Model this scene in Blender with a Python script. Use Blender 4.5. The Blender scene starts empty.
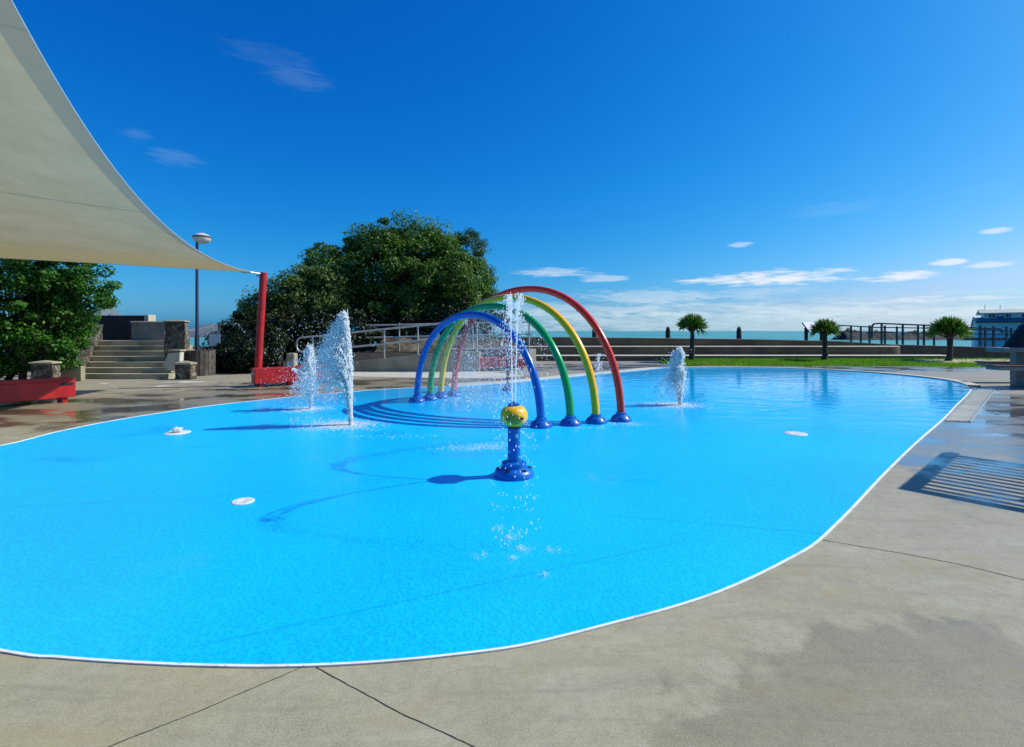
import bpy, bmesh, math, random
import numpy as np
from mathutils import Vector, Matrix, noise as mnoise
random.seed(7); RNG = np.random.default_rng(7)
PI = math.pi
sc = bpy.context.scene
COL = sc.collection
CAMH, F = 1.5, 500.0            # eye height in metres, focal length in pixels (1024 wide)

def G(px, py, z=0.0):           # measured ground point
    Y = F*(CAMH-z)/(py-331.0); return Vector(((px-512.0)/F*Y, Y, z))
def P(px, py, Y):               # measured point at distance Y
    return Vector(((px-512.0)/F*Y, Y, CAMH-(py-331.0)/F*Y))

# ------------------------------------------------------------------ object helpers
def tag(o, label=None, cat=None, group=None, kind=None):
    if label: o['label'] = label
    if cat: o['category'] = cat
    if group: o['group'] = group
    if kind: o['kind'] = kind
    return o
def empty(name, loc, label, cat, group=None, rz=0):
    o = bpy.data.objects.new(name, None); COL.objects.link(o)
    o.location = loc; o.rotation_euler = (0, 0, rz); o.empty_display_size = .2
    return tag(o, label, cat, group)
class MB:
    def __init__(s): s.v=[]; s.f=[]
    def add(s, vs, fs):
        n=len(s.v); s.v += [tuple(v) for v in vs]; s.f += [tuple(i+n for i in f) for f in fs]; return s
    def box(s, c, d, rz=0, M=None):
        x,y,z=[k/2 for k in d]; c=Vector(c)
        R=M if M is not None else Matrix.Rotation(rz,3,'Z')
        vs=[c+R@Vector((a*x,b*y,e*z)) for e in(-1,1) for b in(-1,1) for a in(-1,1)]
        return s.add(vs,[(0,2,3,1),(4,5,7,6),(0,1,5,4),(2,6,7,3),(0,4,6,2),(1,3,7,5)])
    def bar(s, a, b, w, h):
        a=Vector(a); b=Vector(b); d=b-a; L=d.length; y=d.normalized()
        up=Vector((0,0,1)) if abs(y.z)<.95 else Vector((1,0,0))
        x=y.cross(up).normalized(); z=x.cross(y)
        return s.box((a+b)/2,(w,L,h),M=Matrix((x,y,z)).transposed())
    def tube(s, pts, rad, n=12, cap=True):
        pts=[Vector(p) for p in pts]; m=len(pts)
        rad=[rad]*m if not hasattr(rad,'__len__') else rad
        ring=[]; prev=None
        for i,p in enumerate(pts):
            t=(pts[min(i+1,m-1)]-pts[max(i-1,0)]).normalized()
            if prev is None:
                prev=Vector((0,0,1)) if abs(t.z)<.9 else Vector((1,0,0))
            u=(prev-t*prev.dot(t)).normalized(); prev=u; w=t.cross(u)
            ring += [p+(u*math.cos(2*PI*k/n)+w*math.sin(2*PI*k/n))*rad[i] for k in range(n)]
        fs=[(i*n+k,i*n+(k+1)%n,(i+1)*n+(k+1)%n,(i+1)*n+k) for i in range(m-1) for k in range(n)]
        if cap: fs += [tuple(range(n-1,-1,-1)), tuple((m-1)*n+k for k in range(n))]
        return s.add(ring,fs)
    def lathe(s, prof, c=(0,0,0), n=24, sx=1, sy=1):
        c=Vector(c); vs=[]; m=len(prof)
        for r,z in prof: vs += [c+Vector((max(r,1e-4)*sx*math.cos(2*PI*k/n),max(r,1e-4)*sy*math.sin(2*PI*k/n),z)) for k in range(n)]
        fs=[(i*n+k,i*n+(k+1)%n,(i+1)*n+(k+1)%n,(i+1)*n+k) for i in range(m-1) for k in range(n)]
        fs += [tuple(range(n-1,-1,-1)), tuple((m-1)*n+k for k in range(n))]
        return s.add(vs,fs)
    def prism(s, poly, z0, z1):
        n=len(poly); zt = z1 if callable(z1) else (lambda x,y:z1)
        vs=[(x,y,z0) for x,y in poly]+[(x,y,zt(x,y)) for x,y in poly]
        return s.add(vs,[tuple(range(n-1,-1,-1)),tuple(range(n,2*n))]+[(i,(i+1)%n,n+(i+1)%n,n+i) for i in range(n)])
    def extrude_xz(s, poly, y0, y1):
        n=len(poly); vs=[(x,y0,z) for x,z in poly]+[(x,y1,z) for x,z in poly]
        return s.add(vs,[tuple(range(n)),tuple(range(2*n-1,n-1,-1))]+[((i+1)%n,i,n+i,n+(i+1)%n) for i in range(n)])
    def build(s, name, mat, parent=None, smooth=False, bevel=0, loc=None):
        me=bpy.data.meshes.new(name); me.from_pydata(s.v,[],s.f); me.validate(); 
        bm=bmesh.new(); bm.from_mesh(me); bmesh.ops.recalc_face_normals(bm,faces=bm.faces)
        if loc is not None: bmesh.ops.translate(bm,verts=bm.verts,vec=-Vector(loc))
        bm.to_mesh(me); bm.free()
        o=bpy.data.objects.new(name,me); COL.objects.link(o); me.materials.append(mat)
        if loc is not None: o.location=loc
        if parent is not None:
            o.parent=parent
        if smooth:
            me.shade_smooth() if hasattr(me,'shade_smooth') else None
            try: me.set_sharp_from_angle(angle=math.radians(40))
            except Exception: pass
        if bevel:
            b=o.modifiers.new('bevel','BEVEL'); b.width=bevel; b.segments=2; b.limit_method='ANGLE'
        return o
def raw(name, verts, faces, mat, parent=None, smooth=False):
    """verts (n,3) numpy, faces (m,k) numpy, fast"""
    me=bpy.data.meshes.new(name); verts=np.asarray(verts,np.float32); faces=np.asarray(faces,np.int32)
    m,k=faces.shape
    me.vertices.add(len(verts)); me.vertices.foreach_set('co',verts.ravel())
    me.loops.add(m*k); me.loops.foreach_set('vertex_index',faces.ravel())
    me.polygons.add(m); me.polygons.foreach_set('loop_start',np.arange(0,m*k,k,dtype=np.int32))
    me.update(calc_edges=True)
    if smooth: me.shade_smooth()
    me.materials.append(mat)
    o=bpy.data.objects.new(name,me); COL.objects.link(o)
    if parent is not None: o.parent=parent
    return o

# ------------------------------------------------------------------ material helpers
class NT:
    def __init__(s, name):
        s.m=bpy.data.materials.new(name); s.m.use_nodes=True; s.t=s.m.node_tree
        s.b=s.t.nodes['Principled BSDF']; s.out=s.t.nodes['Material Output']
    def n(s, typ, **kw):
        nd=s.t.nodes.new(typ)
        for k,v in kw.items(): setattr(nd,k,v)
        return nd
    def link(s, a, b): s.t.links.new(a,b)
    def val(s, sock, v):
        if hasattr(v,'is_output') or isinstance(v,bpy.types.NodeSocket): s.link(v,sock)
        else: sock.default_value=v
    def math(s, op, a, b=0.0, c=None, clamp=False):
        nd=s.n('ShaderNodeMath',operation=op,use_clamp=clamp); s.val(nd.inputs[0],a); s.val(nd.inputs[1],b)
        if c is not None: s.val(nd.inputs[2],c)
        return nd.outputs[0]
    def pos(s):
        if not hasattr(s,'_p'): s._p=s.n('ShaderNodeNewGeometry')
        return s._p.outputs['Position']
    def island(s):
        s.pos(); return s._p.outputs['Random Per Island']
    def sep(s, v):
        nd=s.n('ShaderNodeSeparateXYZ'); s.link(v,nd.inputs[0]); return nd.outputs
    def scaled(s, vec, sc3, rz=0):
        nd=s.n('ShaderNodeMapping'); s.link(vec,nd.inputs[0]); nd.inputs['Scale'].default_value=sc3; nd.inputs['Rotation'].default_value=(0,0,rz); return nd.outputs[0]
    def noise(s, scale, detail=4, rough=.55, vec=None, dist=0):
        nd=s.n('ShaderNodeTexNoise'); s.link(vec if vec is not None else s.pos(),nd.inputs['Vector'])
        nd.inputs['Scale'].default_value=scale; nd.inputs['Detail'].default_value=detail; nd.inputs['Roughness'].default_value=rough; nd.inputs['Distortion'].default_value=dist
        return nd.outputs['Fac']
    def voro(s, scale, feature='F1', vec=None, out='Distance', rnd=1):
        nd=s.n('ShaderNodeTexVoronoi',feature=feature); s.link(vec if vec is not None else s.pos(),nd.inputs['Vector']); nd.inputs['Scale'].default_value=scale
        nd.inputs['Randomness'].default_value=rnd
        return nd.outputs[out]
    def ramp(s, fac, stops, interp='LINEAR'):
        nd=s.n('ShaderNodeValToRGB'); cr=nd.color_ramp; cr.interpolation=interp
        while len(cr.elements)<len(stops): cr.elements.new(.5)
        for e,(p,c) in zip(cr.elements,stops):
            e.position=p; e.color=(c,c,c,1) if not hasattr(c,'__len__') else (*c,1)
        s.link(fac,nd.inputs[0]); return nd.outputs[0]
    def smooth(s, v, a, b, lo=0., hi=1.):
        nd=s.n('ShaderNodeMapRange',interpolation_type='SMOOTHSTEP'); s.val(nd.inputs[0],v)
        for i,x in zip((1,2,3,4),(a,b,lo,hi)): nd.inputs[i].default_value=x
        return nd.outputs[0]
    def mix(s, f, a, b, mode='MIX'):
        nd=s.n('ShaderNodeMix',data_type='RGBA',blend_type=mode); s.val(nd.inputs[0],f)
        for i,x in ((6,a),(7,b)):
            if hasattr(x,'is_output') or isinstance(x,bpy.types.NodeSocket): s.link(x,nd.inputs[i])
            else: nd.inputs[i].default_value=(*x,1) if len(x)==3 else x
        return nd.outputs[2]
    def bump(s, h, strength=.3, dist=.01, normal=None):
        nd=s.n('ShaderNodeBump'); s.link(h,nd.inputs['Height']); nd.inputs['Strength'].default_value=strength; nd.inputs['Distance'].default_value=dist
        if normal is not None: s.link(normal,nd.inputs['Normal'])
        return nd.outputs[0]
    def ell(s, x0, y0, rx, ry, rot=0, wob=None):
        """1 inside an ellipse on the ground, fading to 0 at its rim"""
        X,Y,_=s.sep(s.pos()); c,sn=math.cos(rot),math.sin(rot)
        dx=s.math('SUBTRACT',X,x0); dy=s.math('SUBTRACT',Y,y0)
        u=s.math('ADD',s.math('MULTIPLY',dx,c/rx),s.math('MULTIPLY',dy,sn/rx))
        v=s.math('ADD',s.math('MULTIPLY',dx,-sn/ry),s.math('MULTIPLY',dy,c/ry))
        r=s.math('SQRT',s.math('ADD',s.math('MULTIPLY',u,u),s.math('MULTIPLY',v,v)))
        if wob is not None: r=s.math('ADD',r,wob)
        return r
    def set(s, col=None, rough=None, metal=None, spec=None, normal=None):
        if col is not None: s.val(s.b.inputs['Base Color'], (*col,1) if isinstance(col,tuple) and len(col)==3 else col)
        if rough is not None: s.val(s.b.inputs['Roughness'],rough)
        if metal is not None: s.b.inputs['Metallic'].default_value=metal
        if spec is not None: s.b.inputs['Specular IOR Level'].default_value=spec
        if normal is not None: s.link(normal,s.b.inputs['Normal'])
        return s.m

def simple(name, c, rough=.5, var=.15, nscale=6, bump=.05, bscale=60, metal=0, spec=.5):
    t=NT(name); f=t.noise(nscale,5)
    a=tuple(x*(1-var) for x in c); b=tuple(min(1,x*(1+var)) for x in c)
    col=t.mix(t.smooth(f,.3,.7),a,b)
    nrm=t.bump(t.noise(bscale,3),bump,.01)
    return t.set(col,rough,metal,spec,nrm)
M={}
M['blue']=simple('blue_gloss_paint',(.001,.105,.42),.25,.08)
M['blue_base']=simple('blue_moulded_plastic',(.001,.115,.44),.34,.12,9)
M['green']=simple('green_gloss_paint',(.005,.32,.07),.22,.08)
M['yellow']=simple('yellow_gloss_paint',(1.0,.48,.002),.26,.06)
M['red_tube']=simple('red_gloss_paint',(.64,.030,.006),.22,.08)
M['red']=simple('red_bench_paint',(.41,.009,.009),.45,.18,5,.1)
M['olive']=simple('olive_plate',(.30,.23,.008),.35)
M['black']=simple('black_rubber',(.012,.012,.014),.5)
M['charcoal']=simple('charcoal_fabric',(.010,.010,.013),.85,.3,9,.2,200)
M['cyan']=simple('cyan_sticker',(.05,.42,.45),.3)
M['steel']=simple('galvanised_steel',(.46,.45,.41),.42,.15,8,.05,40,.4)
M['darksteel']=simple('dark_blue_steel',(.03,.045,.09),.4,.2)
M['lampglass']=simple('lamp_diffuser',(.66,.64,.54),.25,.05,6,0)
M['lampcap']=simple('lamp_cap',(.10,.09,.09),.4)
M['pink']=simple('pink_red_ring',(.62,.05,.08),.35)
M['white']=simple('white_paint',(.78,.79,.78),.5,.06,4)
def edgepaint():
    t=NT('white_edge_paint'); a=t.noise(5,5,.6); b_=t.noise(38,4,.6)
    col=t.mix(t.smooth(a,.48,.72,0,.6),(.76,.77,.75),(.46,.44,.37)); col=t.mix(t.smooth(b_,.60,.70,0,.7),col,(.30,.28,.22))
    return t.set(col,.65,0,.3,t.bump(b_,.3,.004))
M['whiteline']=edgepaint()
M['disc']=simple('white_drain_disc',(.72,.70,.66),.4,.1,20)
M['timber']=simple('weathered_timber',(.085,.07,.055),.8,.4,7,.4,30)
M['timberdark']=simple('dark_timber',(.035,.028,.024),.8,.4,7,.4,30)
M['jetty']=simple('jetty_timber',(.09,.075,.07),.75,.35,3,.3,20)
M['brown']=simple('red_brown_slats',(.16,.06,.04),.55,.3,8,.2)
M['rock']=simple('dark_breakwater_rock',(.009,.012,.018),.9,.5,.3,.6,2)
M['hill']=simple('far_hill',(.10,.13,.15),.9,.35,.05,.2,.3)
M['lightrock']=simple('pale_wharf',(.55,.52,.46),.8,.2,.2)
M['signblue']=simple('pale_blue_sign',(.16,.28,.34),.5,.2,12)
M['roofmetal']=simple('pale_roof_metal',(.52,.49,.42),.5,.08,.6)
M['bluewall']=simple('blue_weatherboard',(.36,.48,.54),.6,.1,.5)
M['lowroof']=simple('blue_grey_roof',(.10,.17,.24),.55,.15,.5)
M['palewall']=simple('pale_blue_wall',(.64,.70,.70),.6,.08,.5)
M['glass']=simple('dark_window_glass',(.02,.04,.07),.08,.1)
M['signred']=simple('sign_red',(.62,.10,.04),.4)
M['signnavy']=simple('sign_navy',(.01,.05,.28),.4)
M['bark']=simple('tree_bark',(.055,.042,.032),.9,.4,9,.6,25)
M['soil']=simple('dark_soil',(.022,.018,.013),.95,.5,2,.6,12)
M['joint']=simple('dark_joint',(.03,.028,.025),.9,.3,20)

def concrete(name, c, rough=.8, stain=.25, sc_=1.2):
    t=NT(name)
    f=t.noise(sc_,6,.6); g=t.noise(sc_*14,5,.6); h=t.noise(90,2)
    col=t.mix(t.smooth(f,.32,.68),tuple(x*(1-stain) for x in c),tuple(min(1,x*(1+stain*.6)) for x in c))
    col=t.mix(t.smooth(g,.45,.75,0,.35),col,tuple(x*.62 for x in c))
    # rain streaks down the faces
    st=t.noise(1.6,4,.6,t.scaled(t.pos(),(2.2,2.2,.25)))
    col=t.mix(t.smooth(st,.52,.72,0,.35),col,tuple(x*.5 for x in c))
    nrm=t.bump(h,.25,.006,t.bump(g,.3,.01))
    return t.set(col,rough,0,.3,nrm)
M['grate']=concrete('grating_concrete',(.68,.66,.55),.7,.12)
M['concrete']=concrete('cast_concrete',(.33,.28,.18))
M['concrete_step']=concrete('step_concrete',(.36,.325,.225))
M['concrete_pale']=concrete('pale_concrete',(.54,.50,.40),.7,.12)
M['concrete_grey']=concrete('grey_concrete',(.25,.24,.20),.75,.2)
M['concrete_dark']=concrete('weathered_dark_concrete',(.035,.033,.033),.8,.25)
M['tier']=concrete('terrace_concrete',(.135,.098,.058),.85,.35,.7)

def stone():
    t=NT('rough_stone_masonry')
    wv=t.n('ShaderNodeVectorMath',operation='ADD'); nzv=t.n('ShaderNodeTexNoise'); t.link(t.pos(),nzv.inputs['Vector']); nzv.inputs['Scale'].default_value=5; mv=t.n('ShaderNodeVectorMath',operation='SCALE'); t.link(nzv.outputs['Color'],mv.inputs[0]); mv.inputs['Scale'].default_value=.16; t.link(t.pos(),wv.inputs[0]); t.link(mv.outputs[0],wv.inputs[1])
    v=t.voro(6.5,'F1',wv.outputs[0],'Color'); d=t.voro(6.5,'DISTANCE_TO_EDGE',wv.outputs[0])
    sx=t.sep(v)
    col=t.ramp(sx[0],[(0,(.045,.038,.03)),(.5,(.13,.11,.085)),(1,(.27,.23,.17))])
    col=t.mix(t.smooth(t.noise(24,4),.4,.7,0,.5),col,(.10,.085,.065))
    col=t.mix(t.smooth(d,.0,.07,.55,0),col,(.20,.18,.14))
    nrm=t.bump(t.smooth(d,0,.12),1,.05,t.bump(t.noise(30,5),.6,.02))
    return t.set(col,.9,0,.2,nrm)
M['stone']=stone()

def pool():
    t=NT('pool_floor_under_thin_water')
    X,Y,_=t.sep(t.pos())
    big=t.noise(.35,4); mid=t.noise(2.2,4)
    grain=t.voro(42,'F1'); grain2=t.noise(75,2)
    col=t.mix(t.smooth(big,.35,.65),(.0,.42,.89),(.0,.485,.96))
    col=t.mix(t.smooth(mid,.5,.8,0,.16),col,(.0,.375,.83))
    col=t.mix(t.smooth(grain,.40,.62,0,.35),col,(.006,.61,.98))
    # long hairline seams in the coating
    for (x0,y0,x1,y1) in ((-1.6,2.33,1.3,3.6),(-6.2,3.9,-1.2,4.8),(.6,4.1,3.1,3.5),(3.8,10.4,10.4,9.6)):
        L=math.hypot(x1-x0,y1-y0); nx,ny=-(y1-y0)/L,(x1-x0)/L; tx,ty=(x1-x0)/L,(y1-y0)/L
        dd=t.math('ABSOLUTE',t.math('ADD',t.math('ADD',t.math('MULTIPLY',X,nx),t.math('MULTIPLY',Y,ny)),-(x0*nx+y0*ny)))
        al=t.math('ADD',t.math('ADD',t.math('MULTIPLY',X,tx),t.math('MULTIPLY',Y,ty)),-(x0*tx+y0*ty))
        k=t.math('MULTIPLY',t.smooth(dd,.004,.014,1,0),t.math('MULTIPLY',t.smooth(al,0,.3),t.smooth(al,L-.3,L,1,0)))
        col=t.mix(t.math('MULTIPLY',k,.35),col,(.001,.22,.62))
    # depth of the film: deep and still at the far right, a skin of water near the camera
    wet=t.math('MULTIPLY',t.smooth(t.math('ADD',t.math('ADD',t.math('MULTIPLY',X,.35),Y),t.math('MULTIPLY',big,2.0)),7.5,13.5),1.0)
    film=t.noise(.8,3,.5,t.scaled(t.pos(),(1,1.4,1)))
    wet2=t.math('MAXIMUM',wet,t.smooth(film,.5,.72,0,.55))
    rough=t.smooth(wet2,0,1,.40,.012)
    # ripples run across the view with the breeze
    rip=t.noise(1.5,2,.45,t.scaled(t.pos(),(.8,1.9,1),.25),.3)
    rip2=t.noise(5.5,2,.45,t.scaled(t.pos(),(.9,2.0,1),-.1))
    rh=t.math('ADD',t.math('MULTIPLY',rip,1.0),t.math('MULTIPLY',rip2,.25))
    cn=t.bump(rh,.30,.030)
    fn=t.bump(t.math('ADD',grain,grain2),.5,.004)
    b=t.b
    t.set(col,.6,0,.04,fn)
    b.inputs['Coat IOR'].default_value=1.33; b.inputs['Coat Weight'].default_value=1
    t.link(rough,b.inputs['Coat Roughness']); t.link(cn,b.inputs['Coat Normal'])
    return t.m
M['pool']=pool()

def deck():
    t=NT('damp_concrete_deck')
    X,Y,_=t.sep(t.pos())
    f1=t.noise(.55,6,.6,None,.6); f2=t.noise(2.8,6,.62,None,.4); f3=t.noise(17,5,.6); f4=t.noise(120,3,.6)
    col=t.ramp(t.math('ADD',t.math('MULTIPLY',f1,.55),t.math('MULTIPLY',f2,.45)),
        [(.30,(.23,.205,.125)),(.46,(.305,.28,.178)),(.60,(.36,.335,.222)),(.75,(.42,.395,.275))])
    col=t.mix(t.smooth(f3,.35,.75,0,.4),col,(.175,.155,.095))
    col=t.mix(t.smooth(f4,.35,.72,0,.45),col,(.50,.465,.355))
    f5=t.noise(48,4,.65); col=t.mix(t.smooth(f5,.52,.70,0,.20),col,(.19,.175,.12))
    ochre=t.noise(1.3,5,.6,t.scaled(t.pos(),(1,2.2,1),.5),.8)
    col=t.mix(t.smooth(ochre,.52,.74,0,.55),col,(.33,.26,.13))
    # trowel streaks, a greyer right-hand side and a yellower left
    tw=t.noise(1.0,6,.65,t.scaled(t.pos(),(1.2,5.5,1),-.55),1.2)
    col=t.mix(t.smooth(tw,.50,.70,0,.40),col,(.215,.20,.145))
    col=t.mix(t.smooth(tw,.30,.44,.30,0),col,(.43,.42,.31))
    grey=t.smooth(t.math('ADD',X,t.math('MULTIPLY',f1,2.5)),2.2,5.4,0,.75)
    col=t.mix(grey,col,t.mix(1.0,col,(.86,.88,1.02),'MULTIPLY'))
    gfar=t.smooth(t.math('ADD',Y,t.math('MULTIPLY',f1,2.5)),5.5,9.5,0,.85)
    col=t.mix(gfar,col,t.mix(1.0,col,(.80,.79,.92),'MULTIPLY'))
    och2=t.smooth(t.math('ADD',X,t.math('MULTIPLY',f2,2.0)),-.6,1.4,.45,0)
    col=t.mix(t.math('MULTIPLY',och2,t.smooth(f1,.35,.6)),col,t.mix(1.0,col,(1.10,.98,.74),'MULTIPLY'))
    # pits and dark specks
    pit=t.voro(85,'F1'); pm=t.math('MULTIPLY',t.smooth(pit,.16,.30,1,0),t.smooth(t.noise(1.9,5,.65),.50,.64))
    col=t.mix(t.math('MULTIPLY',pm,.5),col,(.12,.105,.075))
    # damp patches
    w=t.math('MULTIPLY',t.math('SUBTRACT',f2,.5),.9); w1=t.math('MULTIPLY',t.math('SUBTRACT',f1,.5),1.6); ww=t.math('ADD',w,w1)
    near=t.smooth(t.ell(1.55,1.75,1.35,.75,.35,ww),.78,.94,1,0)
    right=t.smooth(t.ell(8.6,9.0,5.5,6.5,.2,ww),.6,1.15,1,0)
    left=t.smooth(t.ell(-8.0,10.3,5.5,2.6,.5,ww),.65,1.2,1,0)
    mid=t.smooth(t.ell(-2.2,14.6,6.5,1.7,.08,ww),.6,1.15,1,0)
    far=t.smooth(t.ell(11.,20.8,12,2.6,0.0,ww),.7,1.2,1,0)
    damp=t.math('MAXIMUM',t.math('MAXIMUM',near,right),t.math('MAXIMUM',t.math('MAXIMUM',left,mid),far))
    film=t.math('MAXIMUM',t.math('MULTIPLY',right,1.0),t.math('MAXIMUM',left,t.math('MAXIMUM',mid,far)))
    pud=t.math('MULTIPLY',film,t.smooth(t.noise(.75,4,.55,t.scaled(t.pos(),(1,1.8,1)),.3),.44,.60))
    col=t.mix(t.math('MULTIPLY',damp,.42),col,t.mix(1.0,col,(.60,.52,.36),'MULTIPLY'))
    col=t.mix(t.math('MULTIPLY',pud,.55),col,t.mix(1.0,col,(.55,.48,.36),'MULTIPLY'))
    sky_glint=t.math('MULTIPLY',t.smooth(t.noise(.95,3,.5,t.scaled(t.pos(),(.8,2.6,1),.35),.5),.645,.66),t.smooth(t.ell(-9.6,14.2,4.0,1.5,.1,ww),.7,1.0,1,0))
    col=t.mix(t.math('MULTIPLY',sky_glint,.9),col,(.66,.63,.55))  # bright sky reflections in the left puddles, painted as pale flecks
    rough=t.math('SUBTRACT',t.smooth(damp,0,1,.82,.45),t.math('MULTIPLY',pud,.41),clamp=True)
    rough=t.math('MAXIMUM',rough,.03)
    bm_=t.bump(f4,.2,.003,t.bump(f3,.18,.005,t.bump(pm,-.3 if False else .2,.004)))
    t.set(col,rough,0,.4,bm_)
    b=t.b; t.link(t.math('MAXIMUM',pud,t.math('MULTIPLY',t.math('MAXIMUM',right,far),.7)),b.inputs['Coat Weight']); t.link(t.smooth(pud,0,1,.22,.02),b.inputs['Coat Roughness']); b.inputs['Coat IOR'].default_value=1.33
    cn=t.bump(t.noise(3.2,2,.5),.10,.02); t.link(cn,b.inputs['Coat Normal'])
    return t.m
M['deck']=deck()

def sea():
    t=NT('sea_water')
    f=t.noise(.012,4,.5,t.scaled(t.pos(),(1,3,1)))
    col=t.mix(t.smooth(f,.35,.65),(.065,.27,.25),(.11,.35,.32))
    h=t.noise(.35,5,.6,t.scaled(t.pos(),(.6,1.6,1)))
    return t.set(col,.38,0,.18,t.bump(h,.6,.4))
M['sea']=sea()

def leafmat(name, c1, c2, c3, trans=.35, rough=.42):
    t=NT(name)
    r=t.island()
    n_=t.noise(.9,3)
    col=t.ramp(r,[(0,c1),(.55,c2),(.93,c2),(1,c3)])
    col=t.mix(t.smooth(n_,.35,.7,0,.5),col,c1)
    t.set(col,.5,0,.28)
    tr=t.n('ShaderNodeBsdfTranslucent'); t.link(t.mix(1.0,col,(1.0,1.25,.45),'MULTIPLY'),tr.inputs[0])
    mx=t.n('ShaderNodeMixShader'); mx.inputs[0].default_value=trans
    t.link(t.b.outputs[0],mx.inputs[1]); t.link(tr.outputs[0],mx.inputs[2]); t.link(mx.outputs[0],t.out.inputs[0])
    return t.m
M['leaf_shrub']=leafmat('bright_shrub_leaf',(.024,.095,.010),(.070,.21,.020),(.32,.32,.08))
M['leaf_tree']=leafmat('dark_evergreen_leaf',(.034,.085,.010),(.118,.23,.032),(.40,.42,.26),.42)
M['leaf_side']=leafmat('olive_evergreen_leaf',(.046,.085,.016),(.150,.235,.055),(.42,.42,.25),.42)
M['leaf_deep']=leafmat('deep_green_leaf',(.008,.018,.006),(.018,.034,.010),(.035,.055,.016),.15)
M['leaf_round']=leafmat('fine_green_leaf',(.014,.045,.008),(.042,.110,.018),(.12,.19,.05),.3)
M['leaf_bush']=leafmat('golden_bush_leaf',(.02,.03,.008),(.04,.06,.015),(.24,.20,.03),.3)
M['leaf_palm']=leafmat('strap_leaf',(.035,.10,.014),(.13,.25,.035),(.60,.34,.06),.2,.35)
M['grass']=leafmat('lawn_blade',(.085,.18,.010),(.155,.31,.018),(.36,.36,.06),.5,.5)
def lawnbase():
    t=NT('lawn_soil'); f=t.noise(1.1,5,.6,t.scaled(t.pos(),(.6,1.6,1)))
    col=t.mix(t.smooth(f,.56,.68),(.10,.21,.015),(.42,.36,.21))
    worn=t.smooth(t.ell(22.3,23.7,4.2,1.0,.12,t.math('MULTIPLY',t.math('SUBTRACT',t.noise(1.3,4),.5),1.1)),.75,1.05,1,0); col=t.mix(worn,col,(.46,.41,.27))
    return t.set(col,.95,0,.1,t.bump(t.noise(25,4),.5,.02))
M['lawnbase']=lawnbase()
def bank():
    t=NT('earth_bank'); f=t.noise(1.8,6,.65)
    col=t.ramp(f,[(.3,(.035,.03,.02)),(.5,(.10,.085,.055)),(.7,(.22,.185,.13))])
    return t.set(col,.95,0,.1,t.bump(t.noise(5,6,.65),1,.12))
M['bank']=bank()
def water_mat(name, clear, col=(.90,.95,1.0)):
    # aerated water: scatters light forwards and back, partly see-through, glossy skin
    t=NT(name); t.set(col,.15,0,.5)
    tr=t.n('ShaderNodeBsdfTranslucent'); tr.inputs[0].default_value=(*col,1)
    m1=t.n('ShaderNodeMixShader'); m1.inputs[0].default_value=.58; t.link(t.b.outputs[0],m1.inputs[1]); t.link(tr.outputs[0],m1.inputs[2])
    tp_=t.n('ShaderNodeBsdfTransparent'); m2=t.n('ShaderNodeMixShader'); m2.inputs[0].default_value=clear
    t.link(m1.outputs[0],m2.inputs[1]); t.link(tp_.outputs[0],m2.inputs[2]); t.link(m2.outputs[0],t.out.inputs[0])
    return t.m
M['drop']=water_mat('white_water_drops',.24,(1.,1.,.98))
M['clear']=water_mat('clear_water_drops',.52,(1.,1.,.98))
M['falling']=water_mat('falling_water_drops',.25,(1.,1.,.98))
M['mist']=water_mat('fine_water_mist',.35,(1.,1.,.98))
SEAMS=(2.5,5.95,9.72)
def sailmat():
    t=NT('shade_cloth'); 
    w=t.noise(3,4); wv=t.noise(60,2,.5,t.scaled(t.pos(),(1,1,1)))
    col=t.mix(t.smooth(w,.3,.7),(.42,.382,.262),(.46,.418,.288))
    uv=t.n('ShaderNodeUVMap'); uv.uv_map='UVMap'; U,V,_=t.sep(uv.outputs[0])
    # doubled seams between the cloth panels and the hem along the free edge
    k=None
    wv2=t.noise(.9,3,.5)
    col=t.mix(t.smooth(wv2,.35,.7,0,.35),col,(.33,.305,.20))
    for c in SEAMS:
        d=t.smooth(t.math('ABSOLUTE',t.math('SUBTRACT',U,c)),.014,.022,1,0)
        k=d if k is None else t.math('MAXIMUM',k,d)
    col=t.mix(t.smooth(U,1.6,3.4,.85,0),col,(.46,.375,.20))  # warm bounce from the ground, painted as a tint towards the lower edge
    hem=t.smooth(V,.962,.966)
    k=t.math('MAXIMUM',k,t.math('MULTIPLY',hem,.75))
    col=t.mix(t.math('MULTIPLY',k,.62),col,(.27,.27,.25))
    nrm=t.bump(wv,.15,.004)
    d=t.n('ShaderNodeBsdfDiffuse'); t.link(col,d.inputs[0]); t.link(nrm,d.inputs[2])
    tr=t.n('ShaderNodeBsdfTranslucent'); t.link(t.mix(1.0,col,(.93,.93,.84),'MULTIPLY'),tr.inputs[0])
    mx=t.n('ShaderNodeMixShader'); t.val(mx.inputs[0],t.math('SUBTRACT',.46,t.math('MULTIPLY',k,.16)))
    t.link(d.outputs[0],mx.inputs[1]); t.link(tr.outputs[0],mx.inputs[2]); t.link(mx.outputs[0],t.out.inputs[0])
    return t.m
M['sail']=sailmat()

# ------------------------------------------------------------------ camera
cam=bpy.data.cameras.new('camera'); co=bpy.data.objects.new('camera',cam); COL.objects.link(co)
co.location=(0,0,CAMH); co.rotation_euler=(PI/2,0,0); cam.sensor_width=36; cam.lens=36*F/1024
cam.shift_y=-42.5/1024; cam.clip_start=.05; cam.clip_end=60000; sc.camera=co

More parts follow.
